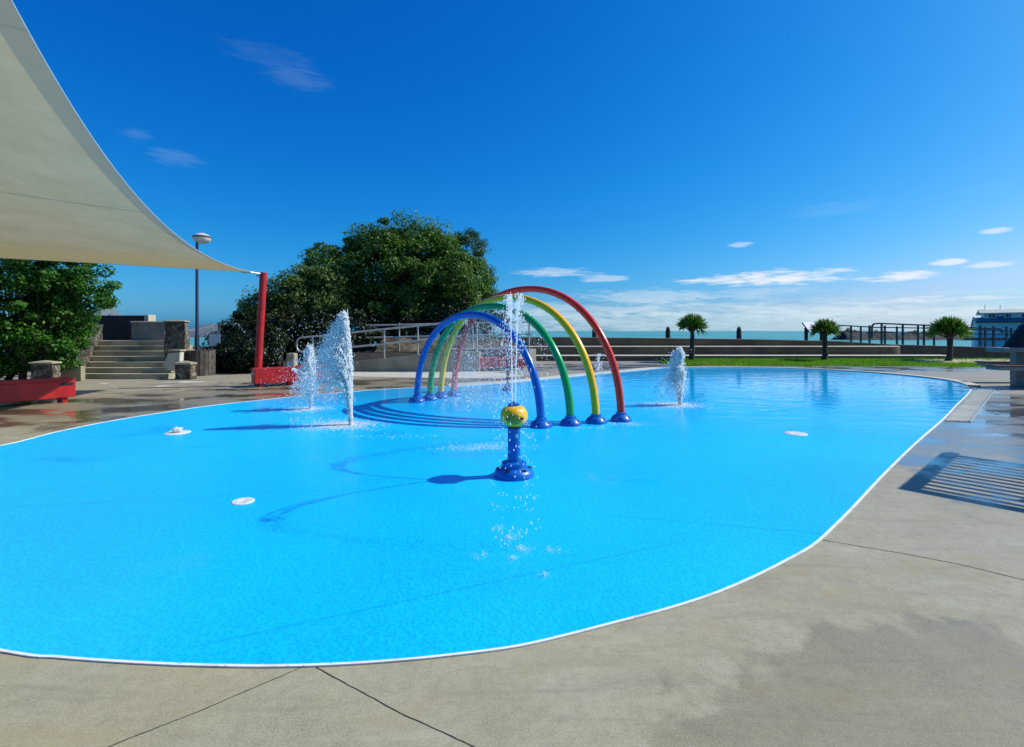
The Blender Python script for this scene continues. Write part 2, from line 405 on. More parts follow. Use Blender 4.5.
# ------------------------------------------------------------------ light and sky
SAZ=math.atan2(.975,.185); SEL=math.radians(42)
S=Vector((math.cos(SEL)*math.sin(SAZ),math.cos(SEL)*math.cos(SAZ),math.sin(SEL)))
sl=bpy.data.lights.new('sun','SUN'); so=bpy.data.objects.new('sun',sl); COL.objects.link(so)
sl.energy=5.0; sl.angle=math.radians(.5); sl.color=(1,.955,.85); so.rotation_euler=S.to_track_quat('Z','Y').to_euler(); so.location=(20,5,30)
wd=bpy.data.worlds.new('World'); sc.world=wd; wd.use_nodes=True
class WT(NT):
    def __init__(s): s.t=wd.node_tree
w=WT(); bg=wd.node_tree.nodes['Background']
sky=w.n('ShaderNodeTexSky',sky_type='NISHITA'); sky.sun_disc=False; sky.sun_elevation=SEL; sky.sun_rotation=SAZ
sky.altitude=0; sky.air_density=1.0; sky.dust_density=1.0; sky.ozone_density=3.0
tc=w.n('ShaderNodeTexCoord'); D=tc.outputs['Generated']
dx,dy,dz=w.sep(D)
az=w.math('ARCTAN2',dx,dy); el=w.math('ARCSINE',dz)
cv=w.n('ShaderNodeCombineXYZ'); w.link(az,cv.inputs[0]); w.link(w.math('MULTIPLY',el,6.5),cv.inputs[1])
def wnoise(scale,detail,rough,dist=0):
    return w.noise(scale,detail,rough,cv.outputs[0],dist)
n1=wnoise(9,6,.6,.5); n2=wnoise(30,5,.6,.3)
nz=w.math('ADD',w.math('MULTIPLY',w.math('SUBTRACT',n1,.5),2.3),w.math('MULTIPLY',w.math('SUBTRACT',n2,.5),1.9))
CL=[(772,278,92,7.5,.9),(897,276.5,48,5,.9),(552,272.5,42,4.6,.52),(605,279,25,4,.42),(650,296,85,8,.34),(745,293,80,5,.28),(995,231,20,3,.6),
 (947,262,20,3,.75),(987,265,24,3.5,.55),(741,244.5,14,3.5,.42),(925,299,40,4,.6),(990,298,40,4,.45),(297,76,32,11,.065),(265,54,46,9,.03),
 (176,157,26,8,.07),(136,135,15,6,.06),(835,208,44,8,.07),(610,310,120,9,.25),(860,312,150,8,.25),(820,326,460,26,.62),(560,324,150,20,.35),(975,188,30,5,.04)]
cm=None; cm2=None
for px,py,sx,sy,am in CL:
    a0=math.atan((px-512)/F); e0=math.atan((331-py)/F*math.cos(a0)); ra=sx/F*math.cos(a0)**2; re=sy/F*math.cos(a0)
    u=w.math('DIVIDE',w.math('SUBTRACT',az,a0),ra); v=w.math('DIVIDE',w.math('SUBTRACT',el,e0),re)
    soft=(py<215) or (sy>14 and py>300)
    r=w.math('ADD',w.math('ADD',w.math('MULTIPLY',u,u),w.math('MULTIPLY',v,v)),w.math('MULTIPLY',nz,1.6 if py<215 else 1.45 if not soft else 1.0))
    k=w.smooth(r,-.2,1.6,am,0) if sy>14 and py>300 else w.smooth(r,-.25,1.25,am,0) if py>215 else w.smooth(r,-.6,1.5,am,0)
    if soft: cm2=k if cm2 is None else w.math('MAXIMUM',cm2,k)
    else: cm=k if cm is None else w.math('MAXIMUM',cm,k)
# the polarised, strongly saturated blue of the photograph: per-channel response on the Nishita colours
sr,sg,sb=w.sep(sky.outputs[0])
def resp(v,a_,p_): return w.math('MULTIPLY',w.math('POWER',w.math('MULTIPLY',v,.14),p_),a_/.15)
rr0=resp(sr,.66,3.1); rr0=w.math('SMOOTH_MIN',rr0,.44/.15,.9)
cc_=w.n('ShaderNodeCombineXYZ'); w.link(w.math('MAXIMUM',rr0,0.0),cc_.inputs[0]); w.link(resp(sg,.655,1.19),cc_.inputs[1]); w.link(resp(sb,.97,.75),cc_.inputs[2])
skc=w.mix(cm,w.mix(cm2,cc_.outputs[0],(4.4,5.6,6.1)),(5.9,6.2,6.5))
w.link(skc,bg.inputs[0]); bg.inputs[1].default_value=.15
sc.view_settings.view_transform='Standard'; sc.view_settings.look='None'; sc.view_settings.exposure=0.0; sc.view_settings.gamma=1

# ------------------------------------------------------------------ ground, pool, deck
def poly2(poly): return [(p.x,p.y) for p in poly]
def catmull(pts, n=10):
    out=[]; m=len(pts)
    for i in range(m):
        p0,p1,p2,p3=[Vector(pts[(i+k-1)%m]) for k in range(4)]
        for j in range(n):
            t=j/n; out.append(.5*((2*p1)+(p2-p0)*t+(2*p0-5*p1+4*p2-p3)*t*t+(3*p1-p0-3*p2+p3)*t**3))
    return out
edge_px=[(0,650),(60,657),(130,662),(200,665),(270,666),(340,664),(400,660),(450,655),(512,647),(562,636),(612,623),(662,610),(712,594),(752,577),(782,562),
 (812,545),(832,527),(852,507),(884,473),(916,442),(942,419.5)]
corner_px=[(956,405),(969,392),(968,387),(949,381.2),(916,376.9),(884,373.9),(852,371.6),(820,369.8),(770,368.3),(721,367.7),(680,368.0),(655,368.6),(620,372.0),(595.6,374.2),(565,377),(534,380),(503,383),
 (457,386),(411,388),(380,389.7),(356,391.5),(303,396),(262,400.2),(231,403.5),(200,407.3),(177,410.7),(118,420),(60,431.5),(0,446)]
ring=[G(x,y).xy for x,y in edge_px+corner_px]+[Vector(p) for p in ((-7.25,5.9),(-7.5,5.2),(-7.2,4.45),(-6.4,3.75),(-5.2,3.15),(-4.0,2.72))]
ring=[Vector((p[0],p[1],0)) for p in ring]
POOL=catmull(ring,6)
area=sum(POOL[i].x*POOL[(i+1)%len(POOL)].y-POOL[(i+1)%len(POOL)].x*POOL[i].y for i in range(len(POOL)))
if area<0: POOL.reverse()
def offset(poly, d):
    out=[]; m=len(poly)
    for i in range(m):
        t=(poly[(i+2)%m]-poly[(i-2)%m]).normalized(); nrm=Vector((t.y,-t.x,0)); dd=d(poly[i]) if callable(d) else d
        out.append(poly[i]+nrm*dd)
    return out
def sheet(name, poly, z, mat, label, cat, kind='structure'):
    b=MB(); b.add([(p[0],p[1],z) for p in poly],[tuple(range(len(poly)))])
    return tag(b.build(name,mat),label,cat,None,kind)
def band(name, inner, outer, z0, z1, mat, closed=True):
    m=len(inner); b=MB(); vs=[]
    for p,q in zip(inner,outer): vs += [(p.x,p.y,z0),(p.x,p.y,z1),(q.x,q.y,z1),(q.x,q.y,z0)]
    fs=[]
    for i in range(m if closed else m-1):
        j=(i+1)%m
        for a in range(3): fs.append((4*i+a,4*j+a,4*j+a+1,4*i+a+1))
    return b.add(vs,fs).build(name,mat)

# deck: one sheet to the sea wall
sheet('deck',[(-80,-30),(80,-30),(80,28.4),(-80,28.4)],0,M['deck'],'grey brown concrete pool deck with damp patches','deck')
sheet('pool_water',POOL,.004,M['pool'],'bright blue splash pool floor under a thin film of water','pool')
def lw(p): return .015+.014*min(1,max(0,(p.y-2.3)/5)) 
wl=offset(POOL,lw)
tag(band('pool_edge_line',POOL,wl,.002,.008,M['whiteline']),'white painted line round the blue pool','edge line',None,'structure')
# pale concrete kerb round the far side
fi=[i for i,p in enumerate(POOL) if p.y>13.5 and p.x>-2.0]
fi=[(i+k)%len(POOL) for k in [0] for i in fi]
inn=[wl[i] for i in fi]; o2=offset(POOL,.30); out=[o2[i] for i in fi]
tag(band('pool_kerb',[p for p in inn],[p for p in out],.0,.035,M['concrete_pale'],False),'pale concrete kerb along the far side of the pool','kerb',None,'structure')
# joints cut into the deck
def joint(pts,wd_):
    b=MB()
    P_=[]
    for (a,c) in zip(pts[:-1],pts[1:]):
        for j in range(14): P_.append(a.lerp(c,j/14))
    P_.append(pts[-1]); vs=[];fs=[]
    for i,p in enumerate(P_):
        t=(P_[min(i+1,len(P_)-1)]-P_[max(0,i-1)]).normalized(); nrm=Vector((t.y,-t.x,0)); q=p+nrm*random.uniform(-.0015,.0015); h=wd_*random.uniform(.35,.6)
        vs += [(q.x-nrm.x*h,q.y-nrm.y*h,.0012),(q.x+nrm.x*h,q.y+nrm.y*h,.0012)]
        if i: fs.append((2*i-2,2*i-1,2*i+1,2*i))
    b.add(vs,fs); return b
jb=MB()
g=lambda x,y:G(x,y)
for pts,wd_ in (([g(301,667.5),g(200,711),g(108,747),g(-30,800)],.0045),([g(316,667.5),g(400,713),g(474,747),g(560,790)],.005),([g(822,540),g(900,553),g(960,564.5),g(1024,580),g(1120,606)],.008),
                ([g(945,421.5),g(985,423),g(1060,427)],.012)):
    j=joint(pts,wd_); jb.add(j.v,j.f)
tag(jb.build('deck_joints',M['joint']),'dark saw cut joints across the concrete deck','joint',None,'structure')

# drainage grating set in the deck at the right-hand bank
gr=empty('drain_grating',G(967,405),'long pale grating over the drain at the right bank of the pool','grating')
A,B_,C_,D_=[G(*p) for p in ((944,421),(971,422),(995,390.5),(976,389.8))]
def gquad(a,b,c,d,z0,z1):
    m=MB(); m.prism([(p.x,p.y) for p in (a,b,c,d)],z0,z1); return m
loc=Vector(gr.location)
fr=gquad(A,B_,C_,D_,.0,.010); o=fr.build('frame',M['concrete_pale'],gr); o.matrix_parent_inverse=Matrix.Translation(-loc)
sl_=MB()
for i in range(44):
    t=(i+.5)/44; a=A.lerp(D_,t).lerp(B_.lerp(C_,t),.06); b=A.lerp(D_,t).lerp(B_.lerp(C_,t),.90); sl_.bar(a+Vector((0,0,.014)),b+Vector((0,0,.014)),.055,.008)
o=sl_.build('slats',M['grate'],gr); o.matrix_parent_inverse=Matrix.Translation(-loc)
st=MB(); st.bar(B_.lerp(A,.05)+Vector((0,0,.013)),C_.lerp(D_,.05)+Vector((0,0,.013)),.020,.006)
o=st.build('blue_strip',M['signblue'],gr); o.matrix_parent_inverse=Matrix.Translation(-loc)
def attach(o, root):
    o.parent=root; o.matrix_parent_inverse=root.matrix_basis.inverted(); return o
def part(mb, name, mat, root, **k):
    bpy.context.view_layer.update() if False else None
    o=mb.build(name,mat,None,**k); o.parent=root
    Mx=Matrix.Translation(root.location)@root.rotation_euler.to_matrix().to_4x4()
    o.matrix_parent_inverse=Mx.inverted(); return o
def rawpart(name,v,f,mat,root,smooth=False):
    o=raw(name,v,f,mat,None,smooth); o.parent=root; o.matrix_parent_inverse=(Matrix.Translation(root.location)@root.rotation_euler.to_matrix().to_4x4()).inverted(); return o
def subpart(mb,name,mat,par,**k):
    o=mb.build(name,mat,None,**k); o.parent=par; o.matrix_parent_inverse=(par.matrix_parent_inverse.inverted()).inverted() if False else Matrix()
    return o

# sea to the horizon, lying well below the deck
sheet('sea',[(-30000,28.6),(30000,28.6),(30000,40000),(-30000,40000)],-2.0,M['sea'],'green blue sea reaching to the horizon','sea')

# ------------------------------------------------------------------ droplets, leaves
def ico():
    t=(1+5**.5)/2; v=np.array([(-1,t,0),(1,t,0),(-1,-t,0),(1,-t,0),(0,-1,t),(0,1,t),(0,-1,-t),(0,1,-t),(t,0,-1),(t,0,1),(-t,0,-1),(-t,0,1)],float)
    v/=np.linalg.norm(v[0]); f=np.array([(0,11,5),(0,5,1),(0,1,7),(0,7,10),(0,10,11),(1,5,9),(5,11,4),(11,10,2),(10,7,6),(7,1,8),(3,9,4),(3,4,2),(3,2,6),(3,6,8),(3,8,9),(4,9,5),(2,4,11),(6,2,10),(8,6,7),(9,8,1)])
    return v,f
IV,IF=ico()
def drops(name, pos, r, mat, root=None, stretch=None, flat=None):
    pos=np.asarray(pos,float); n=len(pos); r=np.asarray(r,float)
    s=np.ones((n,3))*r[:,None]
    if stretch is not None: s[:,2]*=stretch
    if flat is not None: s[:,2]*=flat
    jit=1+RNG.uniform(-.25,.25,(n,12,1))
    V=(IV[None]*s[:,None,:]*jit+pos[:,None,:]).reshape(-1,3)
    Fc=(IF[None]+(np.arange(n)*12)[:,None,None]).reshape(-1,3)
    o=raw(name,V,Fc,mat,None,True) if root is None else rawpart(name,V,Fc,mat,root,True)
    o['kind']='stuff'; return o
def leaves(name, pos, nrm, size, mat, root, asp=.5, fold=.25, droop=0.0):
    pos=np.asarray(pos,float); n=len(pos); nrm=np.asarray(nrm,float); nrm/=np.linalg.norm(nrm,axis=1)[:,None]+1e-9
    rd=RNG.normal(size=(n,3)); u=np.cross(nrm,rd); u/=np.linalg.norm(u,axis=1)[:,None]+1e-9; v=np.cross(nrm,u)
    L=size[:,None]; Wd=L*asp
    b=pos-u*L*.5; m1=pos+v*Wd*.5+nrm*L*fold*.3; m2=pos-v*Wd*.5+nrm*L*fold*.3; tpt=pos+u*L*.5-nrm*L*.1
    V=np.stack([b,m1,tpt,m2],1).reshape(-1,3)
    k=np.arange(n)*4; Fc=np.stack([k,k+1,k+2,k+3],1)
    return rawpart(name,V,Fc,mat,root)
def limb(b, a, c, r0, r1, wob=.12, n=7):
    a=Vector(a); c=Vector(c); L=(c-a).length; pts=[]
    o1=Vector((random.uniform(-1,1),random.uniform(-1,1),random.uniform(-.4,.4)))*L*wob
    for i in range(n):
        t=i/(n-1); pts.append(a.lerp(c,t)+o1*math.sin(PI*t)+Vector((0,0,L*.08*math.sin(PI*t))))
    b.tube(pts,[r0+(r1-r0)*i/(n-1) for i in range(n)],7)
def make_tree(name, loc, label, cat, blobs, nleaf, lsize, mat, stems, group=None, clump=.75, inner=.35, asp=.5):
    """blobs: list of (cx,cy,cz,rx,ry,rz) lobes of the crown, world metres"""
    root=empty(name,loc,label,cat,group)
    vol=[b[3]*b[5] for b in blobs]; tot=sum(vol)
    pos=[];nr=[];cl=[]
    for bl,vv in zip(blobs,vol):
        cx,cy,cz,rx,ry,rz=bl; nc=max(5,int(vv/tot*nleaf/150))
        for _ in range(nc):
            d=RNG.normal(size=3); d/=np.linalg.norm(d); rr=RNG.uniform(.25,1)**inner
            if d[1]>.55 and random.random()<.5: d[1]*=-1
            c=np.array([cx,cy,cz])+d*rr*np.array([rx,ry,rz])
            cs=clump*RNG.uniform(.45,1.15); m=int(RNG.uniform(90,200))
            e=RNG.normal(size=(m,3)); e/=np.linalg.norm(e,axis=1)[:,None]; e*=(RNG.uniform(.2,1,m)**.5)[:,None]
            p=c+e*cs*np.array([1.15,1.0,.72])
            pos.append(p); nn=e*.6+d*.5+np.array([0,0,.6])+RNG.normal(size=(m,3))*.55; nr.append(nn); cl.append(c)
    pos=np.concatenate(pos); nr=np.concatenate(nr)
    k=pos[:,2]>loc[2]+.05; pos=pos[k]; nr=nr[k]
    leaves('crown',pos,nr,lsize*RNG.uniform(.6,1.35,len(pos)),mat,root,asp)
    for (sx,sy,sr,ht) in stems:
        b=MB(); top=Vector((sx+random.uniform(-.4,.4),sy+random.uniform(-.3,.3),loc[2]+ht)); base=Vector((sx,sy,loc[2]-.1))
        limb(b,base,top,sr,sr*.6)
        near=sorted(cl,key=lambda c:(c[0]-top.x)**2+(c[1]-top.y)**2)[:max(5,len(cl)//(2*len(stems)+1))]
        for c in near[::2]:
            limb(b,base.lerp(top,random.uniform(.5,1)),Vector(c),sr*.35,sr*.06,.15,6)
        part(b,'trunk',M['bark'],root,smooth=True)
    return root

# ------------------------------------------------------------------ rainbow arches
def flange(root, c, r, h, mat, neck=.085, bolts=True):
    b=MB(); c=Vector(c)
    b.lathe([(r,0),(r,h*.16),(r*.96,h*.36),(r*.84,h*.62),(r*.66,h*.86),(neck*1.25,h),(neck*1.2,h*1.25),(neck,h*1.3)],c,28)
    o=part(b,'base_flange',mat,root,smooth=True)
    for k in range(6):
        a=2*PI*k/6+.3; q=c+Vector((math.cos(a)*r*.80,math.sin(a)*r*.80,h*.63)); bb=MB()
        bb.lathe([(.017,-.01),(.017,.008),(.010,.012)],q,10); s_=bb.build('bolt_cap',M['black'],None); s_.parent=o
    return o
ARCH=[('blue',(541,427),(417,402),1.80,'blue','shortest spray arch of the rainbow, a glossy blue hoop nearest the camera'),
      ('green',(570.5,425),(430,400),1.965,'green','green hoop of the rainbow spray arches between the blue and yellow ones'),
      ('yellow',(596,423),(441,398),2.145,'yellow','yellow hoop of the rainbow spray arches standing inside the red one'),
      ('red',(621,421),(454,396),2.33,'red_tube','tallest spray arch of the rainbow, a glossy red hoop at the far end')]
def arch_pt(f1,f2,h,t):
    mid=(f1+f2)/2; hd=(f1-f2)/2; a=PI*t
    # slightly squared semicircle so that the legs rise nearly straight
    ca,sa=math.cos(a),math.sin(a); e=.93
    return mid+hd*math.copysign(abs(ca)**e,ca)+Vector((0,0,h*abs(sa)**e))
archd={}
for cn,r_,l_,h,mk,lab in ARCH:
    f1=G(*r_); f2=G(*l_); c=(f1+f2)/2
    root=empty('spray_arch',(c.x,c.y,0),lab,'spray arch','rainbow spray arches')
    b=MB(); pts=[arch_pt(f1,f2,h,i/56) for i in range(57)]; pts[0].z=.03; pts[-1].z=.03
    b.tube(pts,.064,20); part(b,'hoop',M[mk],root,smooth=True)
    for f in (f1,f2): flange(root,f,.175,.115,M['blue_base'],.072)
    for t in (.14,.22,.3,.38,.5,.62,.7,.78,.86):
        p=arch_pt(f1,f2,h,t); inn=((c+Vector((0,0,.5)))-p).normalized(); part(MB().tube([p+inn*.058,p+inn*.078],.012,8),'spray_nozzle',M['steel'],root)
    archd[cn]=(f1,f2,h)

# ------------------------------------------------------------------ yellow-headed spray post
sp=G(514,476); root=empty('spray_post',(sp.x,sp.y,0),'blue spray post with a round yellow two-nozzle head in front of the arches','spray post')
b=MB(); b.lathe([(.205,0),(.205,.03),(.20,.055),(.17,.082),(.125,.10),(.10,.118),(.085,.125)],sp,36); fl=part(b,'base_flange',M['blue_base'],root,smooth=True)
b=MB(); b.lathe([(.128,0),(.128,.045),(.10,.06)],sp+Vector((0,0,.098)),30); part(b,'base_collar',M['blue_base'],root,smooth=True)
for k in range(6):
    a=2*PI*k/6-.9; bb=MB(); bb.lathe([(.020,-.02),(.020,.004),(.012,.009)],sp+Vector((math.cos(a)*.158,math.sin(a)*.158,.088)),12,1.35,.8)
    s_=bb.build('bolt_cap',M['black'],None); s_.parent=fl
b=MB(); b.lathe([(.066,.1),(.066,.53)],sp,28); part(b,'post',M['blue'],root,smooth=True)
b=MB(); b.lathe([(.072,0),(.072,.02)],sp+Vector((0,0,.5)),28); part(b,'neck_ring',M['black'],root,smooth=True)
b=MB(); hz=.622
prof=[]
for i in range(15):
    a=-PI/2+PI*i/14; prof.append((.142*abs(math.cos(a))**.75,.112*math.copysign(abs(math.sin(a))**.9,math.sin(a))))
b.lathe(prof,sp+Vector((0,0,hz)),36); hd=part(b,'head',M['yellow'],root,smooth=True)
for sgn in (-1,1):
    # raised oval nozzle plate with two black nozzles, one plate facing each way
    def headpt(x,z,off):
        q=min(.98,abs(z)/.112)**(1/.9); R=.142*max(.02,1-q*q)**.375; return Vector((sp.x+x,sp.y+sgn*(math.sqrt(max(1e-5,R*R-x*x))+off),sp.z+hz+z))
    cxo=.006; pl=MB(); n=28; vs=[]
    for (r,off) in ((1,-.01),(1,.006),(.9,.012),(.55,.012),(.05,.012)):
        vs += [headpt(cxo+.080*r*math.cos(2*PI*k/n),-.008+.057*r*math.sin(2*PI*k/n),off) for k in range(n)]
    pl.add(vs,[(i*n+k,i*n+(k+1)%n,(i+1)*n+(k+1)%n,(i+1)*n+k) for i in range(4) for k in range(n)]+[tuple(4*n+k for k in range(n))])
    o=pl.build('nozzle_plate',M['olive'],None,smooth=True); o.parent=root; o.matrix_parent_inverse=Matrix.Translation(-root.location)
    for sx in (-.066,.066):
        q0=headpt(cxo+sx,-.006,0); q=MB().tube([q0,q0+Vector((sx*.25,sgn*.020,.002))],.013,12).build('nozzle',M['black'],None,smooth=True); q.parent=o
b=MB(); b.lathe([(.06,0),(.058,.028),(.03,.036),(.018,.05)],sp+Vector((0,0,hz+.098)),24); part(b,'top_cap',M['blue_base'],root,smooth=True)
b=MB(); vs=[];fs=[]
for i in range(7):
    a=-PI/2+.12+.62*i/6-.0
    for z in (.405,.445): vs.append((sp.x+.0675*math.cos(a),sp.y+.0675*math.sin(a),z))
    if i: fs.append((2*i-2,2*i,2*i+1,2*i-1))
b.add(vs,fs); o=b.build('sticker',M['cyan'],None); o.parent=root; o.matrix_parent_inverse=Matrix.Translation(-root.location)

# tall dark spray pole at the back of the pool
tp=G(508,390.5); root=empty('spray_pole',(tp.x,tp.y,0),'tall thin dark spray pole with hooded black nozzle and red ring behind the arches','spray pole')
flange(root,tp,.155,.11,M['blue_base'],.05)
b=MB(); b.tube([tp+Vector((0,0,.08)),tp+Vector((-.01,0,1.0)),tp+Vector((-.03,0,1.72))],.036,16); part(b,'pole',M['darksteel'],root,smooth=True)
b=MB(); b.lathe([(.13,0),(.135,.05),(.10,.16),(.075,.22),(.03,.25)],tp+Vector((-.08,0,1.74)),22); part(b,'nozzle_hood',M['black'],root,smooth=True)
b=MB(); b.lathe([(.05,0),(.07,.05),(.07,.08)],tp+Vector((-.05,0,1.66)),16); part(b,'hood_collar',M['darksteel'],root,smooth=True)
b=MB(); cc=tp+Vector((-.11,-.03,1.15)); b.tube([cc+Vector((.085*math.cos(a),0,.13*math.sin(a))) for a in [2*PI*i/24 for i in range(25)]],.026,10,False); part(b,'pull_ring',M['pink'],root,smooth=True)
b=MB(); b.tube([tp+Vector((0,0,1.30)),tp+Vector((-.12,-.03,1.30))],.018,8); part(b,'bracket',M['darksteel'],root)

# ------------------------------------------------------------------ floor nozzle covers
for px,py,lab,dome in ((178,433,'white floor cover with a small water dome at the left of the pool',True),(243,502,'flat white floor cover alone in the middle left of the pool',False),(796,434,'flat white floor cover in the right half of the pool',False)):
    c=G(px,py); r=.165 if dome else (.092 if px<400 else .15)
    root=empty('nozzle_cover',(c.x,c.y,.004),lab,'nozzle cover','round white nozzle covers on the pool floor')
    b=MB(); b.lathe([(r,.003),(r,.007),(r*.94,.012),(r*.35,.013),(r*.3,.010)],c,32); part(b,'disc',M['disc'],root,smooth=True)
    for k in range(5):
        a=2*PI*k/5+.4; part(MB().lathe([(.007,0),(.007,.003)],c+Vector((math.cos(a)*r*.70,math.sin(a)*r*.70,.0115)),10),'screw_head',M['steel'],root)
    if dome:
        n=160; p=RNG.normal(size=(n,3))*np.array([.028,.028,.018])+np.array([c.x,c.y,.05]); p[:,2]=np.maximum(p[:,2],.025)
        drops('water_bubble',p,RNG.uniform(.006,.014,n),M['drop'],root)

# ------------------------------------------------------------------ water jets
def jet(base, height, label, lean=(0,0), nstr=70, spread=.09, drift=(-.5,0), fall=.5, per=70, foam=(600,.7,.25), rr=(.0032,.0105), base_w=.022, low=.55, stray=900, seed=1):
    rs=np.random.default_rng(seed); base=Vector(base); root=empty('water_jet',base,label,'water jet','white water jets')
    v0=math.sqrt(2*9.8*height); col=[];cr=[];sp2=[];sr2=[]
    for k in range(nstr):
        hf=rs.beta(1.2,1.5) if k%5 else rs.uniform(.8,1.0); vz=v0*math.sqrt(low+(1-low)*hf); T=2*vz/9.8
        a=rs.uniform(0,2*PI); w0=abs(rs.normal())*spread*(1.75-1.60*hf)*(1 if k%3 else .5); falls=rs.random()<fall
        tend=T*(rs.uniform(.70,.999) if falls else rs.uniform(.42,.62)); m=int(per*rs.uniform(.6,1.4)*tend/T*1.6)
        t=np.sort(rs.uniform(0,tend,m)); dr=rs.random()**1.2*(1.25-1.15*hf); gust=np.maximum(t-.30*T,0)
        kx,ky=rs.normal(size=2)*.035
        ca_=math.cos(a)*(.7+.3*hf)-.30*(1-hf)*(1 if drift[0]<0 else 0); x=base.x+lean[0]*t+math.cos(a)*base_w*.6+ca_*w0*t+drift[0]*dr*gust+kx*np.sin(t*9+k)*t/T
        y=base.y+lean[1]*t+math.sin(a)*(base_w*.7+w0*t)+drift[1]*dr*gust+ky*np.cos(t*8+k)*t/T
        z=np.maximum(vz*t-4.9*t*t,.01)
        s_=np.maximum(t/T-.25,0)
        j=rs.normal(size=(m,3))*(.006+.055*s_)[:,None]
        p=np.stack([x,y,z],1)+j; p[:,2]=np.maximum(p[:,2],.008)
        r=(rr[0]*(rr[1]/rr[0])**(rs.random(m)**1.5))*np.where(t<T*.45,1.25,.95)
        up=t<T*.5
        col.append(p[up]);cr.append(r[up]);sp2.append(p[~up]);sr2.append(r[~up])
    col=np.concatenate(col);cr=np.concatenate(cr);sp2=np.concatenate(sp2);sr2=np.concatenate(sr2)
    drops('jet_column',col,cr,M['drop'],root,rs.uniform(1.1,2.8,len(col)))
    drops('spray',sp2,sr2,M['drop'],root,rs.uniform(.9,1.8,len(sp2)))
    t=rs.uniform(.1,.98,stray); vz=v0*rs.uniform(.5,1.0,stray); T=2*vz/9.8; tt=t*T; a=rs.uniform(0,2*PI,stray); w0=np.abs(rs.normal(size=stray))*spread*1.9
    p=np.stack([base.x+lean[0]*tt+np.cos(a)*w0*tt+drift[0]*1.2*rs.random(stray)*np.maximum(tt-.25*T,0),base.y+np.sin(a)*w0*tt,np.maximum(vz*tt-4.9*tt*tt,.01)],1)
    drops('stray_drops',p,rs.uniform(rr[0]*.8,rr[0]*2.0,stray),M['drop'],root,rs.uniform(.9,1.6,stray))
    m,fr,fy=foam
    a=rs.uniform(0,2*PI,m); q=np.abs(rs.normal(size=m))
    p=np.stack([base.x-fr*.2+np.cos(a)*q*fr*.55,base.y+np.sin(a)*q*fy,np.full(m,.007)],1)
    drops('foam',p,rs.uniform(.005,.020,m)*np.exp(-q*.4),M['drop'],root,None,np.full(m,.35))
    return root
jet(G(351,425,.004),1.80,'tallest white water jet shooting up left of the arches',(-.16,0),230,.12,(-2.0,.1),.62,115,(3200,.80,.34),low=.36,stray=1100,seed=3)
jet(G(311,409,.004),1.22,'thinner broken water jet just left of the tallest one',(-.05,0),90,.34,(-.45,0),.6,65,(1500,.55,.28),(.0042,.0125),low=.35,stray=500,seed=4)
jet(G(680,405,.004),1.16,'short bushy water jet in the right half of the pool',(-.02,0),150,.20,(-.85,0),.62,100,(3000,.80,.32),(.0042,.0125),low=.45,stray=500,seed=5)
jet(G(598,373.5,.004),.72,'faint low water spray by the far kerb behind the yellow arch',(.1,0),8,.5,(.4,0),.8,26,(40,.5,.2),(.006,.013),low=.3,stray=160,seed=6)
# sparkling splashes on the film of water
pp=[]
for px,py,fx,fy,n in ((490,447,.26,.10,380),(628,424,.22,.10,220),(462,449,.22,.07,120),(585,428,.25,.06,60),(395,436,.5,.08,90)):
    c=G(px,py); pp.append(RNG.normal(size=(n,3))*np.array([fx,fy,0])+np.array([c.x,c.y,.006]))
pp=np.concatenate(pp); o=drops('splash_specks',pp,RNG.uniform(.003,.009,len(pp)),M['drop'],None,None,np.full(len(pp),.5)); tag(o,'white specks of splashing water on the blue pool floor','splash')
# four thin streams thrown from the yellow head, two towards the camera and two away
root=empty('water_stream',(sp.x,sp.y,.63),'thin clear water streams thrown up from the yellow spray head','water stream')
for sgn in (-1,1):
    for sx in (-.016,.016):
        apex=1.80; z0=.765; vz=math.sqrt(2*9.8*(apex-z0)); T=vz/9.8+math.sqrt(2*apex/9.8)
        vy=sgn*(1.70 if sgn<0 else 1.80)/T; vx=(sx*4.2)/T; y0=sp.y+sgn*.02
        tb=MB(); pts=[];rad=[]
        for i in range(26):
            t=.36*T*i/25; pts.append((sp.x+sx+vx*t,y0+vy*t,z0+vz*t-4.9*t*t)); rad.append(max(.0026,(.0064-.0036*i/25)*(1+.35*random.uniform(-1,1))))
        part(tb.tube(pts,rad,8),'stream',M['clear'],root,smooth=True)
        n=330; t=T*(.20+.80*RNG.random(n)**.85); s=(t/T)
        j=RNG.normal(size=(n,3))*(.008+.060*np.maximum(s-.25,0)[:,None])
        t=t+RNG.normal(size=n)*.004
        p=np.stack([sp.x+sx+vx*t,y0+vy*t,np.maximum(z0+vz*t-4.9*t*t,.008)],1)+j; p[:,2]=np.maximum(p[:,2],.008)
        drops('falling_drops',p,np.where(p[:,1]<sp.y-.9,.7,1.0)*RNG.uniform(.0030,.0060,n),M['falling'],root,RNG.uniform(1.5,3.4,n))
    for k in range(13):   # crown-shaped splashes where the drops land
        cx=sp.x+RNG.normal()*.16; cy=sp.y+sgn*(1.70+RNG.normal()*.16)
        n=int(RNG.uniform(25,75)); q=RNG.uniform(.4,1.3); a=RNG.uniform(0,2*PI,n); h=np.abs(RNG.normal(size=n))*q; p=np.stack([cx+np.cos(a)*.035*h,cy+np.sin(a)*.035*h,.007+.035*RNG.random(n)**2*np.exp(-h)],1)
        drops('splash',p,RNG.uniform(.0010,.0026,n),M['drop'],root)
